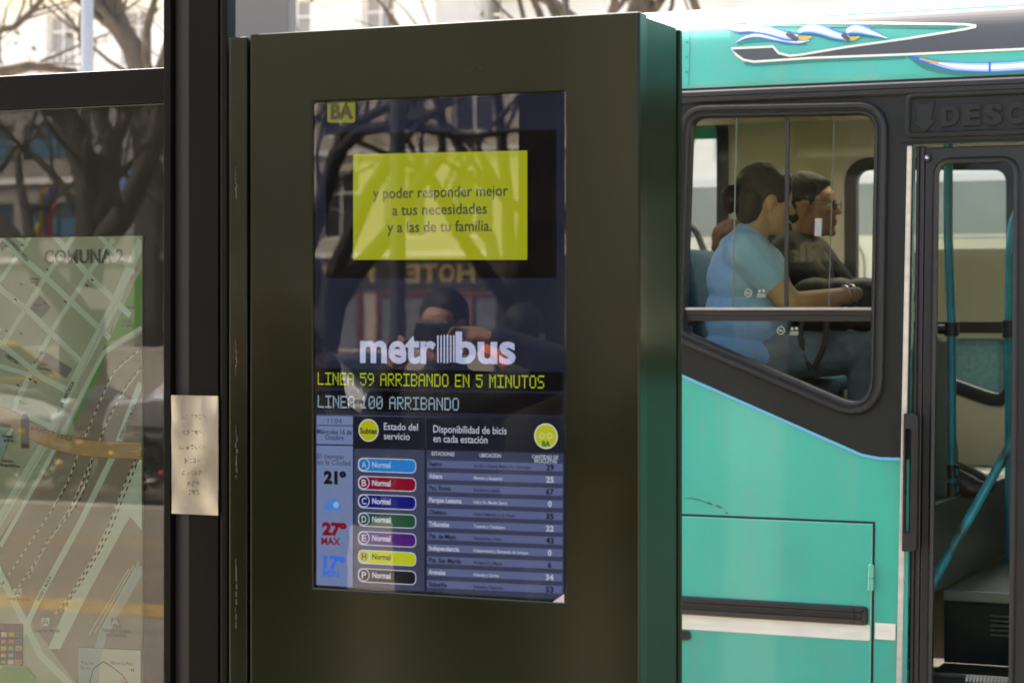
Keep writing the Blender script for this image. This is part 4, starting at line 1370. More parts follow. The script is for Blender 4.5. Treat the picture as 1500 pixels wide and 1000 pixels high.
# ================================================================== PEOPLE
def organic(name, mb, voxel, parent, smooth_it=5, paint=None, rough=0.0, fr=(26, 60)):
    o = mb.build('tmp_shape')
    md = o.modifiers.new('r', 'REMESH'); md.mode = 'VOXEL'; md.voxel_size = voxel
    md = o.modifiers.new('s', 'SMOOTH'); md.factor = .5; md.iterations = smooth_it
    bpy.context.view_layer.update()
    dg = bpy.context.evaluated_depsgraph_get()
    me = bpy.data.meshes.new_from_object(o.evaluated_get(dg))
    mats = list(mb.mats)
    bpy.data.objects.remove(o)
    if rough:
        nv = [v.normal.copy() for v in me.vertices]
        out = []
        for v, vn in zip(me.vertices, nv):
            q = Vector((v.co.x * .8 + v.co.z * .35, v.co.y, v.co.z * .75 - v.co.x * .3))
            n = noise.noise(q * fr[0]) + .5 * noise.noise(q * fr[1])
            out += list(v.co + vn * rough * n)
        me.vertices.foreach_set('co', out)
    me.materials.clear()
    for m in mats: me.materials.append(m)
    for p in me.polygons:
        p.use_smooth = True
        p.material_index = paint(p.center) if paint else 0
    me.name = name
    o = bpy.data.objects.new(name, me)
    col.objects.link(o)
    put(o, parent)
    return o
def skin(name, c): 
    m = mat(name, c, .55, spec=.3, var=.08, vscale=20, bump=.05, bscale=200)
    m.node_tree.nodes['Principled BSDF'].inputs['Subsurface Weight'].default_value = 0.08
    m.node_tree.nodes['Principled BSDF'].inputs['Subsurface Radius'].default_value = (.01, .004, .002)
    return m
SK1 = skin('olive_skin', (0.42, 0.24, 0.14)); SK2 = skin('tan_skin', (0.34, 0.18, 0.11)); SK3 = skin('warm_skin', (0.36, 0.20, 0.12))
LIP = skin('lip_skin', (0.28, 0.09, 0.07))
def hair_mat(name, c): return mat(name, c, .6, spec=.22, var=.4, vscale=30, bump=.5, bscale=120, stretch=(1, 1, .25))
HR1 = hair_mat('dark_brown_hair', (0.014, 0.009, 0.007)); HR2 = hair_mat('greying_hair', (0.012, 0.010, 0.008)); HR3 = hair_mat('auburn_hair', (0.05, 0.022, 0.012))
EYE = EYE
EYEM = mat('eye_white', (.55, .5, .45), .2); IRIS = mat('iris_brown', (.02, .01, .006), .1)
def head_shapes(mb, T, m):
    B = lambda c, r: mb.ball(T @ Vector(c), r, m, 20, 14, T.to_3x3())
    B((-.012, 0, .028), (.098, .076, .094)); B((.038, 0, -.028), (.058, .060, .088)); B((.045, 0, -.086), (.045, .046, .034))
    B((.066, 0, .035), (.030, .056, .030)); B((.084, 0, .018), (.016, .046, .010)); B((.082, 0, -.105), (.018, .022, .017))
    B((.088, 0, -.058), (.015, .025, .009)); B((.088, 0, -.072), (.014, .022, .009)); B((.062, .034, -.02), (.030, .024, .022)); B((.062, -.034, -.02), (.030, .024, .022))
    mb.cone(T @ Vector((.088, 0, .012)), T @ Vector((.113, 0, -.026)), .009, .013, m, 10); B((.100, .011, -.031), (.010, .008, .007)); B((.100, -.011, -.031), (.010, .008, .007))
    for s in (-1, 1):
        B((-.005, s * .078, -.012), (.018, .007, .031)); B((.0, s * .079, .006), (.020, .010, .012)); B((-.004, s * .078, -.036), (.010, .008, .010))
def face_bits(T, parent, glasses=False):
    for s in (-1, 1):
        mb = MB(); mb.ball(T @ Vector((.080, s * .030, .001)), .0125, EYEM, 12, 8); mb.ball(T @ Vector((.0885, s * .030, .001)), .0062, IRIS, 10, 6)
        mb.build('eye', parent, smooth=True)
    if glasses:
        mb = MB()
        F = mat('glasses_frame', (.03, .025, .02), .25, metal=.6)
        for s in (-1, 1):
            mb.tube([T @ Vector((.106 - .004*abs(math.cos(a)), s * (.033 + .025 * math.cos(a)), .0 + .019 * math.sin(a))) for a in [k * math.pi / 10 for k in range(20)]], .0022, F, 6, closed=True)
            mb.tube([T @ Vector((.102, s * .058, .006)), T @ Vector((.05, s * .074, .008)), T @ Vector((-.004, s * .081, .010)), T @ Vector((-.018, s * .081, -.006))], .0022, F, 6)
        mb.tube([T @ Vector((.106, -.009, .004)), T @ Vector((.109, 0, .007)), T @ Vector((.106, .009, .004))], .0022, F, 6)
        g = mb.build('glasses', parent, smooth=True)
        mb = MB()
        for s in (-1, 1):
            n = 16
            mb.add([T @ Vector((.1045, s * (.033 + .024 * math.cos(2*math.pi*k/n)), .018 * math.sin(2*math.pi*k/n))) for k in range(n)], [tuple(range(n)) if s > 0 else tuple(range(n))[::-1]], M['bus_glass'])
        mb.build('lens', g)
def fingers(mb, wrist, d, palm_n, m, curl=.5, s=1.0):
    """palm plus five bent fingers, growing from the wrist along d"""
    d = Vector(d).normalized(); n = Vector(palm_n).normalized(); side = d.cross(n).normalized()
    w = Vector(wrist)
    mb.cone(w, w + d * .045 * s, .024 * s, .026 * s, m, 10)
    for o in (-.024, -.008, .008, .024): mb.cone(w + d * .03 * s + side * o * s, w + d * .085 * s + side * o * 1.1 * s, .014 * s, .0125 * s, m, 8)
    for o, L in ((-.027, .060), (-.009, .076), (.009, .082), (.027, .070)):
        p = w + d * .085 * s + side * o * s
        q1 = p + (d * math.cos(curl * .6) + n * math.sin(curl * .6)) * L * .45 * s
        q2 = q1 + (d * math.cos(curl * 1.5) + n * math.sin(curl * 1.5)) * L * .32 * s
        q3 = q2 + (d * math.cos(curl * 2.2) + n * math.sin(curl * 2.2)) * L * .23 * s
        for a, b, r0, r1 in ((p, q1, .0092, .0085), (q1, q2, .0085, .0078), (q2, q3, .0078, .0066)): mb.cone(a, b, r0 * s, r1 * s, m, 8)
    a = w + d * .02 * s + side * .022 * s
    b = a + (d * .7 + side * .7 + n * .25).normalized() * .045 * s
    c = b + (d * .95 + side * .15 + n * .3).normalized() * .035 * s
    mb.cone(a, b, .014 * s, .0105 * s, m, 8); mb.cone(b, c, .0102 * s, .008 * s, m, 8)
def xf(loc, rz): return Matrix.Translation(loc) @ Matrix.Rotation(rz, 4, 'Z')
def seated(loc, rz, label, skinm, hair, top_m, leg_m, group, head_turn=0, head_nod=0, stout=1.0, arm='lap', sleeve=.55, bun=False, glasses=False, shoes=None, leg_reach=0.0, visible_legs=True, head_fwd=.0, jacket=None, k=1.0):
    T = xf(loc, rz) @ Matrix.Scale(k, 4)
    t = thing('person', loc, label, 'person', group)
    W = lambda *p: T @ Vector(p)
    H = T @ Matrix.Translation((.075 + head_fwd, 0, .672)) @ Matrix.Rotation(head_turn, 4, 'Z') @ Matrix.Rotation(head_nod, 4, 'Y')
    R3 = T.to_3x3()
    body = MB()
    head_shapes(body, H, skinm)
    body.m(LIP)
    body.cone(W(.02, 0, .50), W(.055 + head_fwd, 0, .60), .062, .056, skinm, 14)
    sh = [W(.03, s * .165, .485) for s in (-1, 1)]
    el = {'lap': [W(.205, -.235, .285), W(.20, .23, .27)]}[arm]
    wr = [W(.43, -.085, .325), W(.41, .06, .31)]
    for i in range(2):
        body.cone(sh[i], el[i], .052 * stout, .046, skinm, 12); body.cone(el[i], wr[i], .048, .029, skinm, 12)
        fingers(body, wr[i] + (wr[i] - el[i]).normalized() * .01, (wr[i] - el[i]) + R3 @ Vector((.02, 0, -.03)), R3 @ Vector((.1, .0, -1)), skinm, .55, .92)
    body.ball(W(.03, 0, .40), (.11, .16, .14), skinm, T=R3); body.ball(W(.02, 0, .22), (.11, .15, .16), skinm, T=R3); body.ball(W(0, 0, .10), (.12, .16, .10), skinm, T=R3)
    kn = [W(.47 + leg_reach * .3, s * .10, .115) for s in (-1, 1)]
    an = [W(.47 + leg_reach, s * .10, -.335) for s in (-1, 1)]
    hp = [W(.02, s * .09, .095) for s in (-1, 1)]
    for i in range(2):
        body.cone(hp[i], kn[i], .075, .05, skinm, 10); body.cone(kn[i], an[i], .05, .035, skinm, 10); body.cone(an[i], an[i] + R3 @ Vector((.14, 0, -.05)), .035, .03, skinm, 10)
    Hi = H.inverted()
    def paint(c):
        q = Hi @ c
        return 1 if (q.x > .09 and abs(q.y) < .024 and -.082 < q.z < -.050) else 0
    organic('body', body, .0055, t, 3, paint)
    face_bits(H, t, glasses)
    shirt = MB()
    e = .014
    shirt.ball(W(.03, 0, .385), (.128 * stout, .178 * stout, .155), top_m, 20, 14, R3); shirt.ball(W(.035, 0, .24), (.138 * stout, .172 * stout, .18), top_m, 20, 14, R3); shirt.ball(W(.01, 0, .10), (.150 * stout, .185 * stout, .10), top_m, 20, 14, R3)
    shirt.ball(W(-.02, 0, .42), (.09, .165, .10), top_m, 20, 14, R3)
    if stout > 1: shirt.ball(W(.105, 0, .35), (.075, .14, .075), top_m, 20, 14, R3)
    shirt.cone(sh[0], sh[1], .066, .066, top_m, 14); shirt.cone(W(.02, 0, .49), W(.04, 0, .535), .095, .068, top_m, 14)
    for i in range(2):
        b = sh[i].lerp(el[i], sleeve) if sleeve <= 1 else el[i]
        shirt.cone(sh[i], b, .068 * stout, .066 if sleeve <= 1 else .056, top_m, 12)
        if sleeve > 1: shirt.cone(el[i], el[i].lerp(wr[i], sleeve - 1), .056, .042, top_m, 12)
    organic('shirt', shirt, .0065, t, 4, rough=.0062, fr=(10, 24))
    if visible_legs:
        tr = MB()
        for i in range(2): tr.cone(hp[i], kn[i], .098, .074, leg_m, 14); tr.cone(kn[i], an[i] + R3 @ Vector((0, 0, -.03)), .072, .066, leg_m, 14)
        tr.ball(W(0, 0, .09), (.14, .18, .095), leg_m, T=R3)
        organic('trousers', tr, .008, t, 3, rough=.005, fr=(14, 32))
        if shoes:
            for i in range(2):
                sm = MB(); sm.cone(an[i] + R3 @ Vector((-.01, 0, .0)), an[i] + R3 @ Vector((.13, 0, -.055)), .052, .042, shoes, 12); sm.cone(an[i] + R3 @ Vector((-.02, 0, -.055)), an[i] + R3 @ Vector((.17, 0, -.068)), .046, .036, shoes, 12); sm.ball(an[i] + R3 @ Vector((0, 0, -.03)), (.05, .042, .05), shoes, T=R3)
                organic('shoe', sm, .007, t, 3)
    if jacket:
        jm = MB()
        jm.ball(W(.02, 0, .38), (.142, .192, .165), jacket, 20, 14, R3); jm.ball(W(.03, 0, .22), (.155, .19, .19), jacket, 20, 14, R3); jm.cone(sh[0], sh[1], .082, .082, jacket, 14)
        for i in range(2): jm.cone(sh[i], el[i], .082, .066, jacket, 12); jm.cone(el[i], el[i].lerp(wr[i], .85), .066, .05, jacket, 12)
        jm.cone(W(-.05, 0, .53), W(-.03, 0, .545), .075, .07, jacket, 12)
        organic('jacket', jm, .0075, t, 3, rough=.006, fr=(12, 26))
    hm = MB()
    HB = lambda c, r: hm.ball(H @ Vector(c), r, hair, 20, 14, H.to_3x3())
    if bun:
        HB((-.022, 0, .046), (.102, .084, .096)); HB((-.058, 0, .002), (.066, .078, .082)); HB((-.06, 0, -.055), (.045, .06, .045)); HB((.042, 0, .088), (.05, .06, .035)); HB((.02, .05, .05), (.06, .032, .06)); HB((.02, -.05, .05), (.06, .032, .06))
        HB((-.135, 0, -.012), (.036, .042, .056))
    else:
        HB((-.020, 0, .050), (.098, .082, .085)); HB((-.060, 0, .008), (.056, .074, .070)); HB((-.052, 0, -.045), (.035, .058, .036)); HB((.018, 0, .088), (.058, .056, .028)); HB((.0, .066, .03), (.035, .015, .04)); HB((.0, -.066, .03), (.035, .015, .04))
    organic('hair', hm, .006, t, 2, rough=.004)
    return t, H, W, el, wr
SH_BLUE = mat('light_blue_shirt', (0.25, 0.43, 0.68), .85, var=.12, vscale=9, bump=.9, bscale=11, stretch=(1, 1, .6))
SH_TAN = mat('brown_shirt', (0.11, 0.075, 0.035), .85, var=.2, vscale=9, bump=.6, bscale=14)
JK_BLK = mat('black_jacket', (0.010, 0.010, 0.010), .8, bump=.7, bscale=12)
JEANS = mat('faded_jeans', (0.13, 0.15, 0.155), .9, var=.35, vscale=9, bump=.7, bscale=16)
KHAKI = mat('beige_trousers', (0.20, 0.17, 0.115), .9, var=.1, vscale=8, bump=.5, bscale=14)
BRN = mat('brown_cloth', (0.09, 0.05, 0.03), .9, bump=.4, bscale=14)
SHOE = mat('brown_leather', (0.035, 0.018, 0.012), .35)
SEAT_Z = 1.668
GRP = 'passengers seated in the teal bus'
p = Vector((WX, 7.68, SEAT_Z))
w1, H1, W1, el1, wr1 = seated(p, R(14), 'woman in light blue t-shirt with dark hair in a bun, seated at the bus window', SK1, HR1, SH_BLUE, JEANS, GRP, head_turn=R(22), head_nod=R(8), stout=1.2, bun=True, shoes=SHOE, head_fwd=.02, k=1.0)
mb = MB(); mb.ball(H1 @ Vector((-.003, -.086, -.047)), .006, M['alu'], 10, 8); mb.build('earring', w1, smooth=True)
for q in (.80, .90):
    mb = MB()
    d = (wr1[0] - el1[0]).normalized(); u = d.orthogonal().normalized(); v = d.cross(u)
    c = el1[0].lerp(wr1[0], q + .04)
    mb.tube([c + (u * math.cos(a) + v * math.sin(a)) * .037 for a in [2*math.pi*k/18 for k in range(18)]], .0035, M['alu'], 6, closed=True)
    mb.build('bracelet', w1, smooth=True)
p2 = Vector((WX + .07, 8.14, SEAT_Z))
w2, H2, W2, el2, wr2 = seated(p2, R(2), 'man in glasses and open black jacket, seated beyond the woman in blue', SK2, HR2, SH_TAN, KHAKI, GRP, head_turn=R(-4), sleeve=1.7, glasses=True, shoes=SHOE, leg_reach=.10, k=1.0, jacket=JK_BLK)
# open jacket: back, shoulders and far front, leaving the brown shirt showing
p3 = Vector((hit(1066, 300, 9.0).x - .03, 9.0, SEAT_Z - .12))
seated(p3, R(-4), 'passenger with auburn hair on the far seats beyond the woman in blue', SK3, HR3, BRN, BRN, GRP, sleeve=1.7, k=.97)
p4 = Vector((hit(1010, 400, 7.72).x - .42, 7.74, SEAT_Z - .06))
seated(p4, R(6), 'passenger in brown on the seat behind the woman in blue', SK3, HR3, BRN, BRN, GRP, sleeve=.8, k=.95)
# bags on the laps
BAG = mat('black_bag', (0.012, 0.011, 0.010), .6, bump=.5, bscale=18)
STRAP = mat('brown_strap', (0.035, 0.018, 0.010), .55)
def bag(name, loc, label, size, m, strap):
    t = thing(name, loc, label, 'bag')
    b = MB()
    x, y, z = loc
    for dx in (-.3, 0, .3):
        for dz in (.25, .6): b.ball((x + dx * size[0], y, z + dz * size[2]), (size[0] * .32, size[1] * .5, size[2] * .42), m)
    organic('bag_body', b, .008, t, 4)
    mb = MB()
    for path in strap:
        pts = path
        L = []
        mb.tube(pts, .011, STRAP, 8)
    mb.build('strap', t, smooth=True)
lap = W1(.33, -.02, .215)
sp = lambda px, py, Y: hit(px, py, Y)
bag('handbag', (lap.x + .03, lap.y + .03, lap.z), 'black handbag with brown straps held on the lap of the woman in blue', (.30, .16, .17), BAG,
    [[sp(1176, 462, 7.60), sp(1172, 490, 7.575), sp(1178, 520, 7.575), sp(1188, 540, 7.59)], [sp(1210, 465, 7.60), sp(1211, 488, 7.575), sp(1205, 512, 7.575), sp(1192, 540, 7.59)]])

# standing people mirrored in the screen
def standing(px, py_top, Yv, rz, label, coat, trousers, hair, pose, height=1.73):
    q = rf(px, 448, Yv)
    loc = Vector((q.x, q.y, PZ))
    k = height / 1.75
    T = xf(loc, rz) @ Matrix.Scale(k, 4)
    t = thing('person', loc, label, 'person', 'people waiting on the platform, mirrored in the glass')
    W = lambda *p: T @ Vector(p)
    R3 = T.to_3x3()
    H = T @ Matrix.Translation((.03, 0, 1.635))
    b = MB()
    head_shapes(b, H, SK2)
    b.cone(W(0, 0, 1.44), W(.02, 0, 1.56), .06, .055, SK2)
    sh = [W(0, s * .19, 1.40) for s in (-1, 1)]
    if pose == 'photo':
        el = [W(.06, -.47, 1.50), W(.22, .20, 1.24)]; wr = [W(.24, -.24, 1.60), W(.26, .10, 1.50)]
    elif pose == 'fold':
        el = [W(.04, -.26, 1.14), W(.04, .26, 1.14)]; wr = [W(.24, -.05, 1.16), W(.24, .06, 1.12)]
    else:
        el = [W(-.01, -.25, 1.12), W(-.01, .25, 1.12)]; wr = [W(.06, -.24, .88), W(.06, .24, .88)]
    for i in range(2):
        b.cone(sh[i], el[i], .05, .042, SK2); b.cone(el[i], wr[i], .042, .028, SK2)
        d = (wr[i] - el[i])
        if pose == 'photo': fingers(b, wr[i], W(.30, 0, 1.62) - wr[i], R3 @ Vector((1, 0, 0)), SK2, .9)
        else: fingers(b, wr[i], d, R3 @ Vector((0, 1 if i == 0 else -1, 0)), SK2, .4)
    for s in (-1, 1):
        b.cone(W(0, s*.09, .92), W(.01, s*.095, .50), .08, .055, SK2); b.cone(W(.01, s*.095, .50), W(-.01, s*.10, .09), .055, .04, SK2); b.cone(W(-.01, s*.10, .05), W(.16, s*.11, .035), .04, .03, SK2)
    b.ball(W(0, 0, 1.2), (.12, .17, .28), SK2, T=R3); b.ball(W(0, 0, .95), (.12, .16, .12), SK2, T=R3)
    organic('body', b, .009, t, 3)
    face_bits(H, t)
    c = MB()
    c.ball(W(0, 0, 1.25), (.155, .215, .24), coat, 18, 12, R3); c.ball(W(0, 0, 1.02), (.16, .205, .22), coat, 18, 12, R3); c.cone(sh[0], sh[1], .085, .085, coat); c.cone(W(-.02, 0, 1.42), W(0, 0, 1.49), .10, .075, coat)
    for i in range(2): c.cone(sh[i], el[i], .08, .066, coat); c.cone(el[i], el[i].lerp(wr[i], .9), .066, .048, coat)
    organic('jacket', c, .012, t, 4)
    tr = MB()
    for s in (-1, 1): tr.cone(W(0, s*.09, .92), W(.01, s*.095, .50), .105, .075, trousers); tr.cone(W(.01, s*.095, .50), W(-.01, s*.10, .09), .075, .06, trousers)
    tr.ball(W(0, 0, .92), (.14, .18, .12), trousers, T=R3)
    organic('trousers', tr, .012, t, 4)
    for s in (-1, 1):
        sm = MB(); sm.cone(W(-.04, s*.10, .045), W(.18, s*.115, .036), .045, .035, SHOE)
        organic('shoe', sm, .010, t, 2)
    hm = MB()
    HB = lambda c_, r: hm.ball(H @ Vector(c_), r, hair, 18, 12, H.to_3x3())
    HB((-.02, 0, .05), (.10, .085, .09)); HB((-.06, 0, .0), (.06, .078, .075)); HB((-.05, 0, -.05), (.045, .06, .05))
    organic('hair', hm, .008, t, 2, rough=.005)
    return t, W
DKC = mat('navy_coat', (0.012, 0.013, 0.018), .9, bump=.5, bscale=10)
GRYC = mat('grey_knit', (0.05, 0.048, 0.046), .9, bump=.5, bscale=12)
DKT = mat('dark_trousers', (0.02, 0.02, 0.022), .9, bump=.4, bscale=14)
ph, WP = standing(652, 427, 6.6, R(84), 'person in a dark coat raising a camera, mirrored above the big white screen logo', DKC, DKT, HR1, 'photo', 1.71)
cm = thing('camera', WP(.26, -.05, 1.60), 'black camera on an orange strap held up by the person in the dark coat', 'camera')
cc = WP(.27, -.06, 1.615)
mb = MB(); mb.box(cc.x - .065, cc.x + .065, cc.y - .03, cc.y + .03, cc.z - .045, cc.z + .045, M['handle']); mb.build('camera_body', cm, bevel=.012, bseg=3)
mb = MB(); mb.tube([(cc.x, cc.y + .03, cc.z), (cc.x, cc.y + .10, cc.z)], [.036, .033], M['handle'], 18); mb.build('camera_lens', cm, smooth=True)
ORG = mat('orange_strap', (0.75, 0.16, 0.02), .7); YST = mat('yellow_strap', (0.75, 0.42, 0.03), .7)
mb = MB(); mb.tube([(cc.x + .065, cc.y, cc.z + .03), (cc.x + .12, cc.y + .03, cc.z - .03), (cc.x + .20, cc.y + .06, cc.z - .05)], .006, M['handle'], 8); mb.tube([(cc.x + .20, cc.y + .06, cc.z - .05), (cc.x + .26, cc.y + .07, cc.z - .07), (cc.x + .285, cc.y + .07, cc.z - .10)], .022, ORG, 8); mb.build('camera_strap', cm, smooth=True)
standing(392, 380, 6.9, R(70), 'person in a dark grey knit top standing beside the one raising a camera', GRYC, DKT, HR1, 'fold', 1.78)
standing(432, 400, 6.0, R(-80), 'woman in a long charcoal cardigan standing close to the kiosk, nearest the camera holder', mat('charcoal_knit', (.018, .018, .019), .9, bump=.5, bscale=12), DKT, HR3, 'fold', 1.60)
standing(765, 400, 7.6, R(-98), 'person in a dark olive parka standing behind the raised elbow', mat('olive_parka', (.02, .022, .013), .9, bump=.5, bscale=9), DKT, HR2, 'down', 1.66)
standing(992, 400, 5.9, R(118), 'person in a dark brown coat standing nearest to the bus end of the kiosk', mat('dark_brown_coat', (.022, .015, .011), .9, bump=.5, bscale=9), DKT, HR1, 'fold', 1.68)
standing(360, 400, 5.7, R(66), 'person in a dark plum jacket standing nearest to the map case', mat('plum_jacket', (.020, .012, .017), .9, bump=.5, bscale=9), DKT, HR3, 'down', 1.62)
standing(1015, 400, 8.6, R(110), 'person in a black jacket standing with arms down near the canopy post', JK_BLK, DKT, HR2, 'down', 1.70)

# ================================================================== TREES
BARK = mat('grey_brown_bark', (0.085, 0.070, 0.055), .95, var=.4, vscale=7, bump=.8, bscale=22, stretch=(1, 1, .3))
BARKD = mat('dark_bark', (0.030, 0.026, 0.022), .95, var=.4, vscale=7, bump=.8, bscale=22, stretch=(1, 1, .3))
LEAF = mat('spring_leaf', (0.11, 0.10, 0.045), .7, var=.35, vscale=2)
def grow(mt, mc, p, d, L, r, depth, rg, leaves):
    n = 4
    pts, rs = [p], [r]
    q, dd_ = p.copy(), d.copy()
    for i in range(n):
        dd_ = (dd_ + Vector((rg.uniform(-.28, .28), rg.uniform(-.28, .28), rg.uniform(-.10, .26)))).normalized()
        q = q + dd_ * L / n
        pts.append(q.copy()); rs.append(r * (1 - .12 * (i + 1)))
    big = depth >= 2
    (mt if big else mc).tube(pts, rs, BARK, 8 if big else 5, caps=False)
    if depth == 0:
        if leaves:
            for k in range(leaves):
                c = pts[rg.randint(1, n)] + Vector((rg.uniform(-.25, .25), rg.uniform(-.25, .25), rg.uniform(-.25, .2)))
                a = Vector((rg.uniform(-1, 1), rg.uniform(-1, 1), rg.uniform(-1, 1))).normalized() * rg.uniform(.04, .09)
                b = a.orthogonal().normalized() * a.length * .6
                mc.add([c - a, c + b, c + a, c - b], [(0, 1, 2, 3)], LEAF)
        return
    for k in range(2 if depth > 1 else 3):
        i = n if k == 0 else rg.randint(2, n)
        base = pts[i]
        ax = Vector((rg.uniform(-1, 1), rg.uniform(-1, 1), rg.uniform(-.35, .6))).normalized()
        nd = (dd_ * .75 + ax * (.45 if k == 0 else .85)).normalized()
        grow(mt, mc, base, nd, L * rg.uniform(.62, .82), rs[i] * (.78 if k == 0 else .6), depth - 1, rg, leaves)
def tree(loc, label, seed, h=2.6, r=.26, spread=.8, limbs=4, depth=4, L=2.6, leaves=1, extra=(), z0=0.0):
    rg = random.Random(seed)
    loc = Vector(loc)
    t = thing('street_tree', loc, label, 'tree', 'trees along the avenue')
    mt, mc = MB(), MB()
    lean = Vector((rg.uniform(-.15, .15), rg.uniform(-.15, .15), 1)).normalized()
    top = loc + lean * h
    mt.tube([loc + Vector((0, 0, -.1)), loc + lean * .25, loc + lean * h * .6, top], [r * 1.35, r * 1.08, r * .92, r * .9], BARK, 12)
    for k in range(limbs):
        a = 2 * math.pi * (k + rg.random() * .6) / limbs
        d = Vector((math.cos(a) * spread, math.sin(a) * spread, 1.0)).normalized()
        grow(mt, mc, top - lean * .15, d, L, r * .62, depth, rg, leaves)
    for path, ra, rb in extra:
        n = len(path)
        mt.tube(path, [ra + (rb - ra) * i / (n - 1) for i in range(n)], BARK, 10)
        for i in range(1, n):
            for q in range(2):
                d = (Vector(path[i]) - Vector(path[i-1])).normalized() + Vector((rg.uniform(-.9, .9), rg.uniform(-.9, .9), rg.uniform(-.5, .9)))
                grow(mt, mc, Vector(path[i]), d.normalized(), L * .5, rb * .55, 2, rg, leaves)
    mt.build('trunk', t, smooth=True)
    mc.build('crown', t)
    return t
def hl(pts, Y): return [hit(x, y, Y) for x, y in pts]
def rl(pts, Yv): return [rf(x, y, Yv) for x, y in pts]
g1 = hit(262, 448, 23); tree((g1.x, g1.y, 0.0), 'bare limbed tree behind the shelter whose limb slants past the pale lamp post', 11, extra=[(hl([(262, 330), (240, 190), (214, 118), (196, 72), (168, 30), (160, -30), (150, -120)], 23), .17, .12), (hl([(205, 95), (178, 20), (140, 15), (120, -30)], 23), .07, .04)])
g2 = hit(-70, 448, 26); tree((g2.x, g2.y, 0.0), 'bare tree whose thin looping branches cross the cream balconies beside the lamp post', 5, extra=[(hl([(-60, 200), (-10, 108), (45, 96), (110, 104)], 26), .16, .05), (hl([(-40, 50), (20, 40), (45, 18), (70, -10)], 26), .06, .04)])
g3 = hit(925, 448, 24); tree((g3.x, g3.y, 0.0), 'thick limbed tree behind the kiosk corner above the bus roof', 21, extra=[(hl([(935, 120), (932, 30), (940, 0), (955, -60)], 24), .17, .14), (hl([(935, 25), (960, 12), (975, -10)], 24), .07, .05), (hl([(880, 60), (815, 10), (780, -20)], 24), .09, .06)])
g4 = hit(560, 448, 27); tree((g4.x, g4.y, 0.0), 'fine twigged tree showing just above the top edge of the kiosk', 34, r=.2)
# mirrored trees beyond the median
BARK = BARKD
t1 = rf(118, 448, 25); tree((t1.x, t1.y, 0.0), 'dark thick forked tree mirrored in the glass above the map', 44, h=1.9, r=.36, limbs=1, extra=[(rl([(118, 420), (126, 330), (122, 260), (100, 195), (78, 150), (60, 60)], 25), .24, .16), (rl([(134, 330), (150, 280), (160, 220), (140, 175), (150, 60)], 25), .16, .10), (rl([(128, 370), (168, 322), (196, 270), (222, 200), (250, 90)], 25), .2, .12), (rl([(196, 270), (240, 300), (280, 250)], 25), .09, .06)])
t2 = rf(440, 448, 24); tree((t2.x, t2.y, 0.0), 'arching bare tree mirrored behind the city badge on the screen', 52, h=2.0, r=.24, extra=[(rl([(445, 380), (470, 300), (492, 225), (530, 190), (590, 182), (660, 196)], 24), .12, .06), (rl([(480, 260), (505, 190), (560, 160), (640, 135)], 24), .09, .05)])
t3 = rf(742, 448, 28); tree((t3.x, t3.y, 0.0), 'slender tree mirrored between the lamp post and the canopy post', 63, h=2.2, r=.2, extra=[(rl([(745, 400), (744, 300), (736, 220), (728, 130)], 28), .10, .07), (rl([(744, 300), (700, 220), (650, 180), (600, 150)], 28), .07, .04)])
t4 = rf(300, 448, 33); tree((t4.x, t4.y, 0.0), 'tree on the far pavement mirrored only where the glass ends', 71)

# ================================================================== LAMP POSTS
PALE = mat('pale_blue_grey_pole', (0.30, 0.34, 0.40), .35, var=.08, vscale=3)
DPOLE = mat('dark_grey_pole', (0.05, 0.055, 0.06), .45)
def lamp(loc, r, h, m, label):
    t = thing('lamp_post', loc, label, 'lamp post')
    x, y, z = loc
    mb = MB(); mb.tube([(x, y, z), (x, y, z + .5), (x, y, z + h)], [r * 1.25, r, r * .75], m, 18); mb.build('pole', t, smooth=True)
    mb = MB(); mb.tube([(x, y, z + h - .02), (x + .5, y, z + h + .35), (x + 1.6, y, z + h + .45)], r * .45, m, 10); mb.build('arm', t, smooth=True)
    mb = MB(); mb.ball((x + 1.8, y, z + h + .42), (.38, .16, .09), M['galv']); mb.build('lamp_head', t, smooth=True)
q = hit(128, 448, 19); lamp((q.x, q.y, 0), .075, 8.5, PALE, 'pale grey lamp post in front of the cream apartment building')
q = rf(582, 448, 16.6); lamp((q.x, q.y, .14), .075, 8, DPOLE, 'dark lamp post on the planted median, mirrored across the hotel sign')
# canopy posts of the platform
q = rf(793, 448, 9.3)
cp = thing('canopy_post', (q.x, q.y, PZ), 'dark square canopy post mirrored beside the yellow message on the screen', 'post')
mb = MB(); mb.box(q.x - .085, q.x + .085, q.y - .085, q.y + .085, PZ, 3.9, M['brown_frame']); mb.build('shaft', cp, bevel=.008)
mb = MB(); mb.box(q.x - .6, q.x + .6, q.y - .07, q.y + .07, 3.901, 4.02, M['brown_frame']); mb.build('beam', cp, bevel=.008)

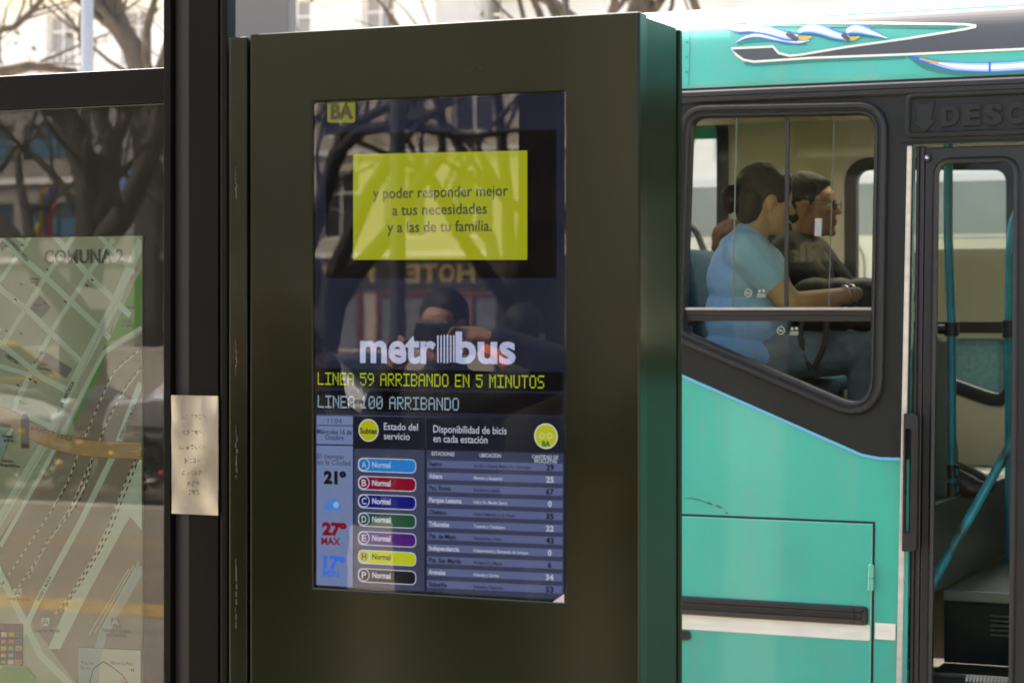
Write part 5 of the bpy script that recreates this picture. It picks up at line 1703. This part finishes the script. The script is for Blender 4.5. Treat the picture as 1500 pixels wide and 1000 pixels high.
# ================================================================== BUILDINGS
def wallmat(name, c): return mat(name, c, .85, var=.08, vscale=.6, bump=.1, bscale=12)
CREAM, BEIGE, WARM = wallmat('cream_render', (.87, .85, .76)), wallmat('beige_stone', (.44, .39, .30)), wallmat('grey_stone', (.22, .21, .19))
WFR = mat('white_window_frame', (.72, .71, .68), .5); PANE = mat('dark_window_pane', (.03, .035, .04), .08, spec=.8)
PALEP = mat('pale_reflection_pane', (.34, .33, .30), .3)  # pale base colour stands in for bright reflections in the panes
BLUEG = mat('blue_glazing', (.03, .12, .20), .1, spec=.8); REDF = mat('red_shop_frame', (.17, .045, .04), .5); SHOP = mat('shop_glass', (.16, .17, .19), .1, spec=.7)
GOLD = mat('gilt_letters', (.36, .27, .12), .5); DARKF = mat('dark_fascia', (.035, .032, .03), .5)
def building(name, x0, x1, yf, depth, h, face, m, label, storeys, ww, pitch, z_first, wh, sh, band, window_cap=96, frame=WFR, pane=PANE, skip=lambda x, k: False):
    """face +1: front looks to +Y, -1: to -Y"""
    t = thing(name, ((x0 + x1) / 2, yf - face * depth / 2, 0), label, 'building')
    f = lambda u, v, d: Vector((u, yf - face * d, v)) if face < 0 else Vector((u, yf - d, v))
    xs = []
    n = int((x1 - x0 - 1) / pitch)
    off = (x1 - x0 - n * pitch) / 2 + pitch / 2
    rects = []
    for k in range(storeys):
        for i in range(n):
            x = x0 + off + i * pitch
            z = z_first + k * sh
            if not skip(x, k): rects.append(rect(x - ww/2, x + ww/2, z, z + wh))
    fdir = (lambda u, v, d: Vector((u, yf - face * d, v)))
    mb = MB()
    def plate_oriented(mbx, outer, holes, d0, d1, mm_):
        mbx.plate(outer, holes, d0, d1, fdir, mm_)
    plate_oriented(mb, rect(x0, x1, 0, h), [r[::-1] for r in rects], 0, .35, m)
    ya, yb = sorted((yf - face * .36, yf - face * depth))
    mb.box(x0, x1, ya, yb, 0, h - .02, m)
    mb.build('wall', t)
    mb = MB()
    for k in range(storeys + 1):
        z = z_first + k * sh - (sh - wh) * .55
        if z < h: 
            y0, y1 = sorted((yf + face * .002, yf + face * (.16 if not band else .9)))
            mb.box(x0 - .05, x1 + .05, y0, y1, z, z + .22, WFR if not band else m)
    y0, y1 = sorted((yf + face * .002, yf + face * .5)); mb.box(x0 - .2, x1 + .2, y0, y1, h - .35, h + .1, m)
    mb.build('cornice', t)
    if band:
        mb = MB()
        for k in range(storeys):
            z = z_first + k * sh - (sh - wh) * .55 + .22
            for j in range(int((x1 - x0) / .5)):
                x = x0 + j * .5
                a, b = sorted((yf + face * .82, yf + face * .86)); mb.box(x, x + .05, a, b, z, z + .9, WFR)
            a, b = sorted((yf + face * .80, yf + face * .88)); mb.box(x0, x1, a, b, z + .901, z + .96, WFR)
        mb.build('balcony_rail', t)
    rects = sorted(rects, key=lambda r: r[0][1] * 3 + abs((r[0][0] + r[1][0]) / 2 - (x0 + x1) / 2))
    for i, r in enumerate(rects[:window_cap]):
        a, b = sorted((yf - face * .25, yf - face * .20))
        mb = MB()
        (xa, za), (xb, _), (_, zb) = r[0], r[1], r[2]
        for q in ((xa, xa + .12, za, zb), (xb - .12, xb, za, zb), (xa + .12, xb - .12, za, za + .12), (xa + .12, xb - .12, zb - .12, zb), ((xa+xb)/2 - .04, (xa+xb)/2 + .04, za + .12, zb - .12), (xa + .12, (xa+xb)/2 - .04, za + wh*.66, za + wh*.66 + .08), ((xa+xb)/2 + .04, xb - .12, za + wh*.66, za + wh*.66 + .08)):
            mb.box(q[0], q[1], a, b, q[2], q[3], frame)
        w = mb.build('window', t)
        mb = MB(); a2, b2 = sorted((yf - face * .30, yf - face * .26)); mb.box(xa, xb, a2, b2, za, zb, pane); mb.build('pane', w)
    if len(rects) > window_cap:
        mb = MB()
        for r in rects[window_cap:]:
            a2, b2 = sorted((yf - face * .30, yf - face * .26)); mb.box(r[0][0], r[1][0], a2, b2, r[0][1], r[2][1], pane)
        o = mb.build('upper_panes', t); o['kind'] = 'stuff'
    return t
building('apartment_building', -62, -30, 62, 14, 27, -1, CREAM, 'cream apartment building with balconies behind the bare trees and lamp post', 6, 1.2, 3.1, 3.6, 1.9, 3.3, True, pane=PALEP)
building('office_building', -29.5, 6, 66, 14, 30, -1, wallmat('white_render', (.82, .80, .72)), 'white office building above the kiosk top and the bus roof', 7, 1.5, 2.7, 3.4, 1.7, 3.2, False, pane=PALEP)
HY = 2 * YK - 80
hotel = building('hotel_building', -52, -22, HY, 15, 26, 1, BEIGE, 'beige hotel with white framed windows and gilt sign letters, mirrored in the screen', 4, 1.9, 3.1, 4.75, 2.9, 4.3, False)
fh = lambda u, v, d: Vector((u, HY + .01 - d, v))
def refl(px, py, Yv=80): p = rf(px, py, Yv); return (p.x, p.z)
mb = MB()
z0, z1 = refl(600, 420)[1], refl(600, 380)[1]
mb.box(-52, -22, HY + .003, HY + .12, z0 - .1, z1 + .15, DARKF)
mb.build('fascia', hotel)
mb = MB()
zt, zb = refl(600, 388)[1], refl(600, 413)[1]
lx = lambda a, b: (refl(a, 400)[0], refl(b, 400)[0])
for ch, a, b in (('H', 672, 697), ('O', 645, 668), ('T', 620, 642), ('E', 597, 617), ('L', 574, 592), ('P', 530, 550), ('A', 503, 527), ('N', 475, 499)):
    xa, xb = lx(a, b)
    # read from the street, so the letters run from +X to -X
    vs, fs = text_geo(ch, .03)
    vx0, vx1 = min(v[0] for v in vs), max(v[0] for v in vs)
    mb.add([(xb - (v[0] - vx0) / (vx1 - vx0) * (xb - xa), HY + .125, zb + v[1] / CAPH * (zt - zb)) for v in vs], fs, GOLD)
mb.build('sign_letters', hotel)
mb = MB()
for k in range(9):
    xa = -51 + k * 3.2
    for q in ((xa, xa + .16, .1, 2.55), (xa + 2.3, xa + 2.46, .1, 2.55), (xa + .16, xa + 2.3, 2.4, 2.55), (xa + 1.15, xa + 1.28, .1, 2.4)): mb.box(q[0], q[1], HY + .02, HY + .14, q[2], q[3], REDF)
mb.build('shopfront_frame', hotel)
mb = MB()
for k in range(9):
    xa = -51 + k * 3.2
    mb.box(xa + .16, xa + 1.15, HY + .004, HY + .06, .1, 2.4, SHOP); mb.box(xa + 1.28, xa + 2.3, HY + .004, HY + .06, .1, 2.4, SHOP)
mb.build('shop_window', hotel)
off2 = building('glazed_building', -92, -52.5, HY + 1.5, 15, 24, 1, WARM, 'grey stone building with bands of blue glazing, mirrored in the map case glass', 5, 3.4, 3.9, 4.9, 1.6, 3.5, False, frame=DARKF, pane=BLUEG)
# flags on the stone building, mirrored in the map glass
def flag(px, py, bands, label, Yv=62):
    a = rf(px + 4, py - 42, Yv); 
    t = thing('flag', (a.x, a.y, a.z), label, 'flag')
    mb = MB(); mb.tube([(a.x, HY + 1.5, a.z - .9), (a.x, a.y, a.z)], .035, M['alu'], 8); mb.build('flagpole', t, smooth=True)
    mb = MB()
    n, L, w = 24, 2.0, 1.25
    for k, m in enumerate(bands):
        vs, fs = [], []
        for i in range(n + 1):
            for j in range(5):
                s = (k + j / 4) / len(bands)
                u = i / n
                x = a.x - .55 * u - w * (s - .5) * .62 + .1 * math.sin(u * 7 + s * 5)
                y = a.y - .3 + .18 * math.sin(s * 14 + u * 3)
                vs.append((x, y, a.z - L * u - .35 * s))
        for i in range(n):
            for j in range(4): fs.append((i*5+j, i*5+j+1, i*5+j+6, i*5+j+5))
        mb.add(vs, fs, m)
    mb.build('cloth', t, smooth=True)
FY, FB, FR = mat('flag_yellow', (.7, .45, .03), .8), mat('flag_blue', (.02, .06, .38), .8), mat('flag_red', (.45, .02, .03), .8)
FS, FW = mat('flag_sky_blue', (.16, .36, .80), .8), mat('flag_white', (.72, .72, .72), .8)
flag(64, 305, [FR, FB, FY], 'yellow blue and red flag hanging over the avenue, mirrored above the map')
flag(168, 285, [FS, FW, FS], 'sky blue and white flag hanging over the avenue, mirrored behind the forked tree')

# ================================================================== CARS
def car(loc, label, paint, roof=None, flip=False):
    t = thing('parked_car', loc, label, 'car', 'cars in the avenue beyond the median')
    s = -1 if flip else 1
    X = lambda x: loc[0] + s * x
    y0, z0 = loc[1], loc[2]
    def P(pts, ya, yb, m, bev, name, par):
        mb = MB()
        pp = [(X(a), b + z0) for a, b in pts]
        if s < 0: pp = pp[::-1]
        mb.plate(pp, [], ya, yb, lambda u, v, d: Vector((u, y0 + d, v)), m)
        return mb.build(name, par, bevel=bev, bseg=3)
    body = P([(-2.15, .32), (2.12, .32), (2.2, .55), (2.12, .74), (1.75, .88), (.98, .98), (-1.55, 1.02), (-2.12, .96), (-2.22, .7)], -.86, .86, paint, .07, 'body', t)
    mb = MB()
    lo = [(-1.78, .99), (1.10, .97)]; hi = [(-1.22, 1.46), (.42, 1.47)]
    V = [Vector((X(lo[0][0]), y0 - .80, z0 + .97)), Vector((X(lo[1][0]), y0 - .80, z0 + .96)), Vector((X(lo[1][0]), y0 + .80, z0 + .96)), Vector((X(lo[0][0]), y0 + .80, z0 + .97)),
         Vector((X(hi[0][0]), y0 - .60, z0 + 1.46)), Vector((X(hi[1][0]), y0 - .60, z0 + 1.47)), Vector((X(hi[1][0]), y0 + .60, z0 + 1.47)), Vector((X(hi[0][0]), y0 + .60, z0 + 1.46))]
    mb.add(V, [(0,3,2,1),(4,5,6,7),(0,1,5,4),(1,2,6,5),(2,3,7,6),(3,0,4,7)], roof or paint)
    mb.build('cabin', t, bevel=.06, bseg=3)
    def panel(a, b, c, d, nm, i0=.08, splits=1):
        mb = MB()
        n = (b - a).cross(d - a).normalized()
        ctr = (V[0] + V[6]) / 2
        if n.dot((a + c) / 2 - ctr) < 0: n = -n
        for k in range(splits):
            p = lambda u, v: a.lerp(b, u).lerp(d.lerp(c, u), v) + n * .006
            u0, u1 = i0 + (1 - 2*i0) * k / splits + .012, i0 + (1 - 2*i0) * (k + 1) / splits - .012
            mb.add([p(u0, .12), p(u1, .12), p(u1, .86), p(u0, .86)], [(0, 1, 2, 3)], PANE)
        mb.build(nm, t)
    panel(V[0], V[1], V[5], V[4], 'side_window', .1, 2); panel(V[3], V[2], V[6], V[7], 'side_window', .1, 2); panel(V[1], V[2], V[6], V[5], 'windscreen'); panel(V[0], V[3], V[7], V[4], 'rear_window')
    for x in (-1.35, 1.38):
        for y in (-.76, .76): wheel(X(x), y0 + y, .32, .22, t, z0 + .32)
    for y in (-.6, .6):
        mb = MB(); mb.ball((X(2.12), y0 + y, z0 + .68), (.09, .17, .08), WFR); mb.build('headlight', t, smooth=True)
        mb = MB(); mb.ball((X(-2.15), y0 + y, z0 + .80), (.06, .17, .09), FR); mb.build('tail_light', t, smooth=True)
    for y in (-.86, .86):
        mb = MB(); mb.plate(rounded([(X(-1.9), z0 + .66), (X(1.9), z0 + .62), (X(1.9), z0 + .665), (X(-1.9), z0 + .705)], .01), [], y - .012 if y < 0 else y + .002, y - .002 if y < 0 else y + .012, lambda u, v, d: Vector((u, y0 + d, v)), M['handle']); mb.build('side_moulding', t)
SIL, WHC, BLK, YRF = mat('silver_paint', (.32, .32, .33), .25, metal=.6, coat=.8), mat('white_car_paint', (.74, .74, .72), .25, coat=.8), mat('black_car_paint', (.012, .012, .012), .2, coat=.8), mat('taxi_yellow', (.70, .38, .01), .3, coat=.8)
CY = 2 * YK - 19.6
c1 = rf(470, 448, 19.6); car((c1.x, c1.y, 0), 'silver saloon car beyond the median, mirrored behind the railway lines of the map', SIL)
c2 = rf(-200, 448, 19.2); car((c2.x, c2.y, 0), 'white car beyond the median, mirrored among the map streets', WHC)
c3 = rf(-60, 448, 23.5); car((c3.x, c3.y, 0), 'black taxi with yellow roof beyond the white car, mirrored in the map glass', BLK, YRF)
c4 = rf(1250, 448, 20); car((c4.x, c4.y, 0), 'black car with dark windows further along the avenue behind the camera', BLK)

# ================================================================== MEDIAN SHRUBS
SHL = mat('shrub_leaf', (.035, .065, .022), .6, var=.4, vscale=5); FLR = mat('red_petal', (.5, .03, .06), .7); FLY = mat('yellow_petal', (.65, .40, .04), .7)
lab = ['round green shrub', 'green shrub with red flowers', 'green shrub with yellow flowers']
for i in range(15):
    x = rf(-60 + i * 48, 700, 17).x
    y = -8.8 + rnd.uniform(-.35, .35)
    k = i % 3
    where = ['far left end', 'left', 'left', 'centre left', 'centre left', 'middle', 'middle', 'middle', 'centre right'][min(8, i * 9 // 15)]
    t = thing('flower_shrub', (x, y, .14), lab[k] + ' on the median, mirrored in the glass', 'shrub', lab[k] + 's on the planted median')
    mb = MB()
    mb.tube([(x, y, .12), (x, y, .4)], .03, BARK, 6)
    hh_, rr_ = rnd.uniform(.5, .72), rnd.uniform(.32, .46)
    for j in range(420):
        a, c = rnd.uniform(0, 2*math.pi), rnd.uniform(-.2, 1)
        q = rr_ * (1 + .22 * math.sin(3 * a + i)) * rnd.uniform(.75, 1.02)
        s_ = math.sqrt(max(0, 1 - c * c))
        pt = Vector((x + q * s_ * math.cos(a), y + q * s_ * math.sin(a), .14 + hh_ * .35 + hh_ * .65 * c * rnd.uniform(.8, 1)))
        e = Vector((rnd.uniform(-1, 1), rnd.uniform(-1, 1), rnd.uniform(-1, 1))).normalized() * rnd.uniform(.03, .06)
        o_ = e.orthogonal().normalized() * e.length * .55
        mb.add([pt - e, pt + o_, pt + e, pt - o_], [(0, 1, 2, 3)], SHL)
    mb.build('foliage', t)
    if k:
        mb = MB()
        for j in range(4):
            a, c = rnd.uniform(0, 2*math.pi), rnd.uniform(.2, .95)
            s_ = math.sqrt(1 - c * c)
            mb.ball((x + rr_ * s_ * math.cos(a), y + rr_ * s_ * math.sin(a), .16 + hh_ * .35 + hh_ * .65 * c), (.035, .035, .025), FLR if k == 1 else FLY, 7, 5)
        mb.build('flowers', t, smooth=True)
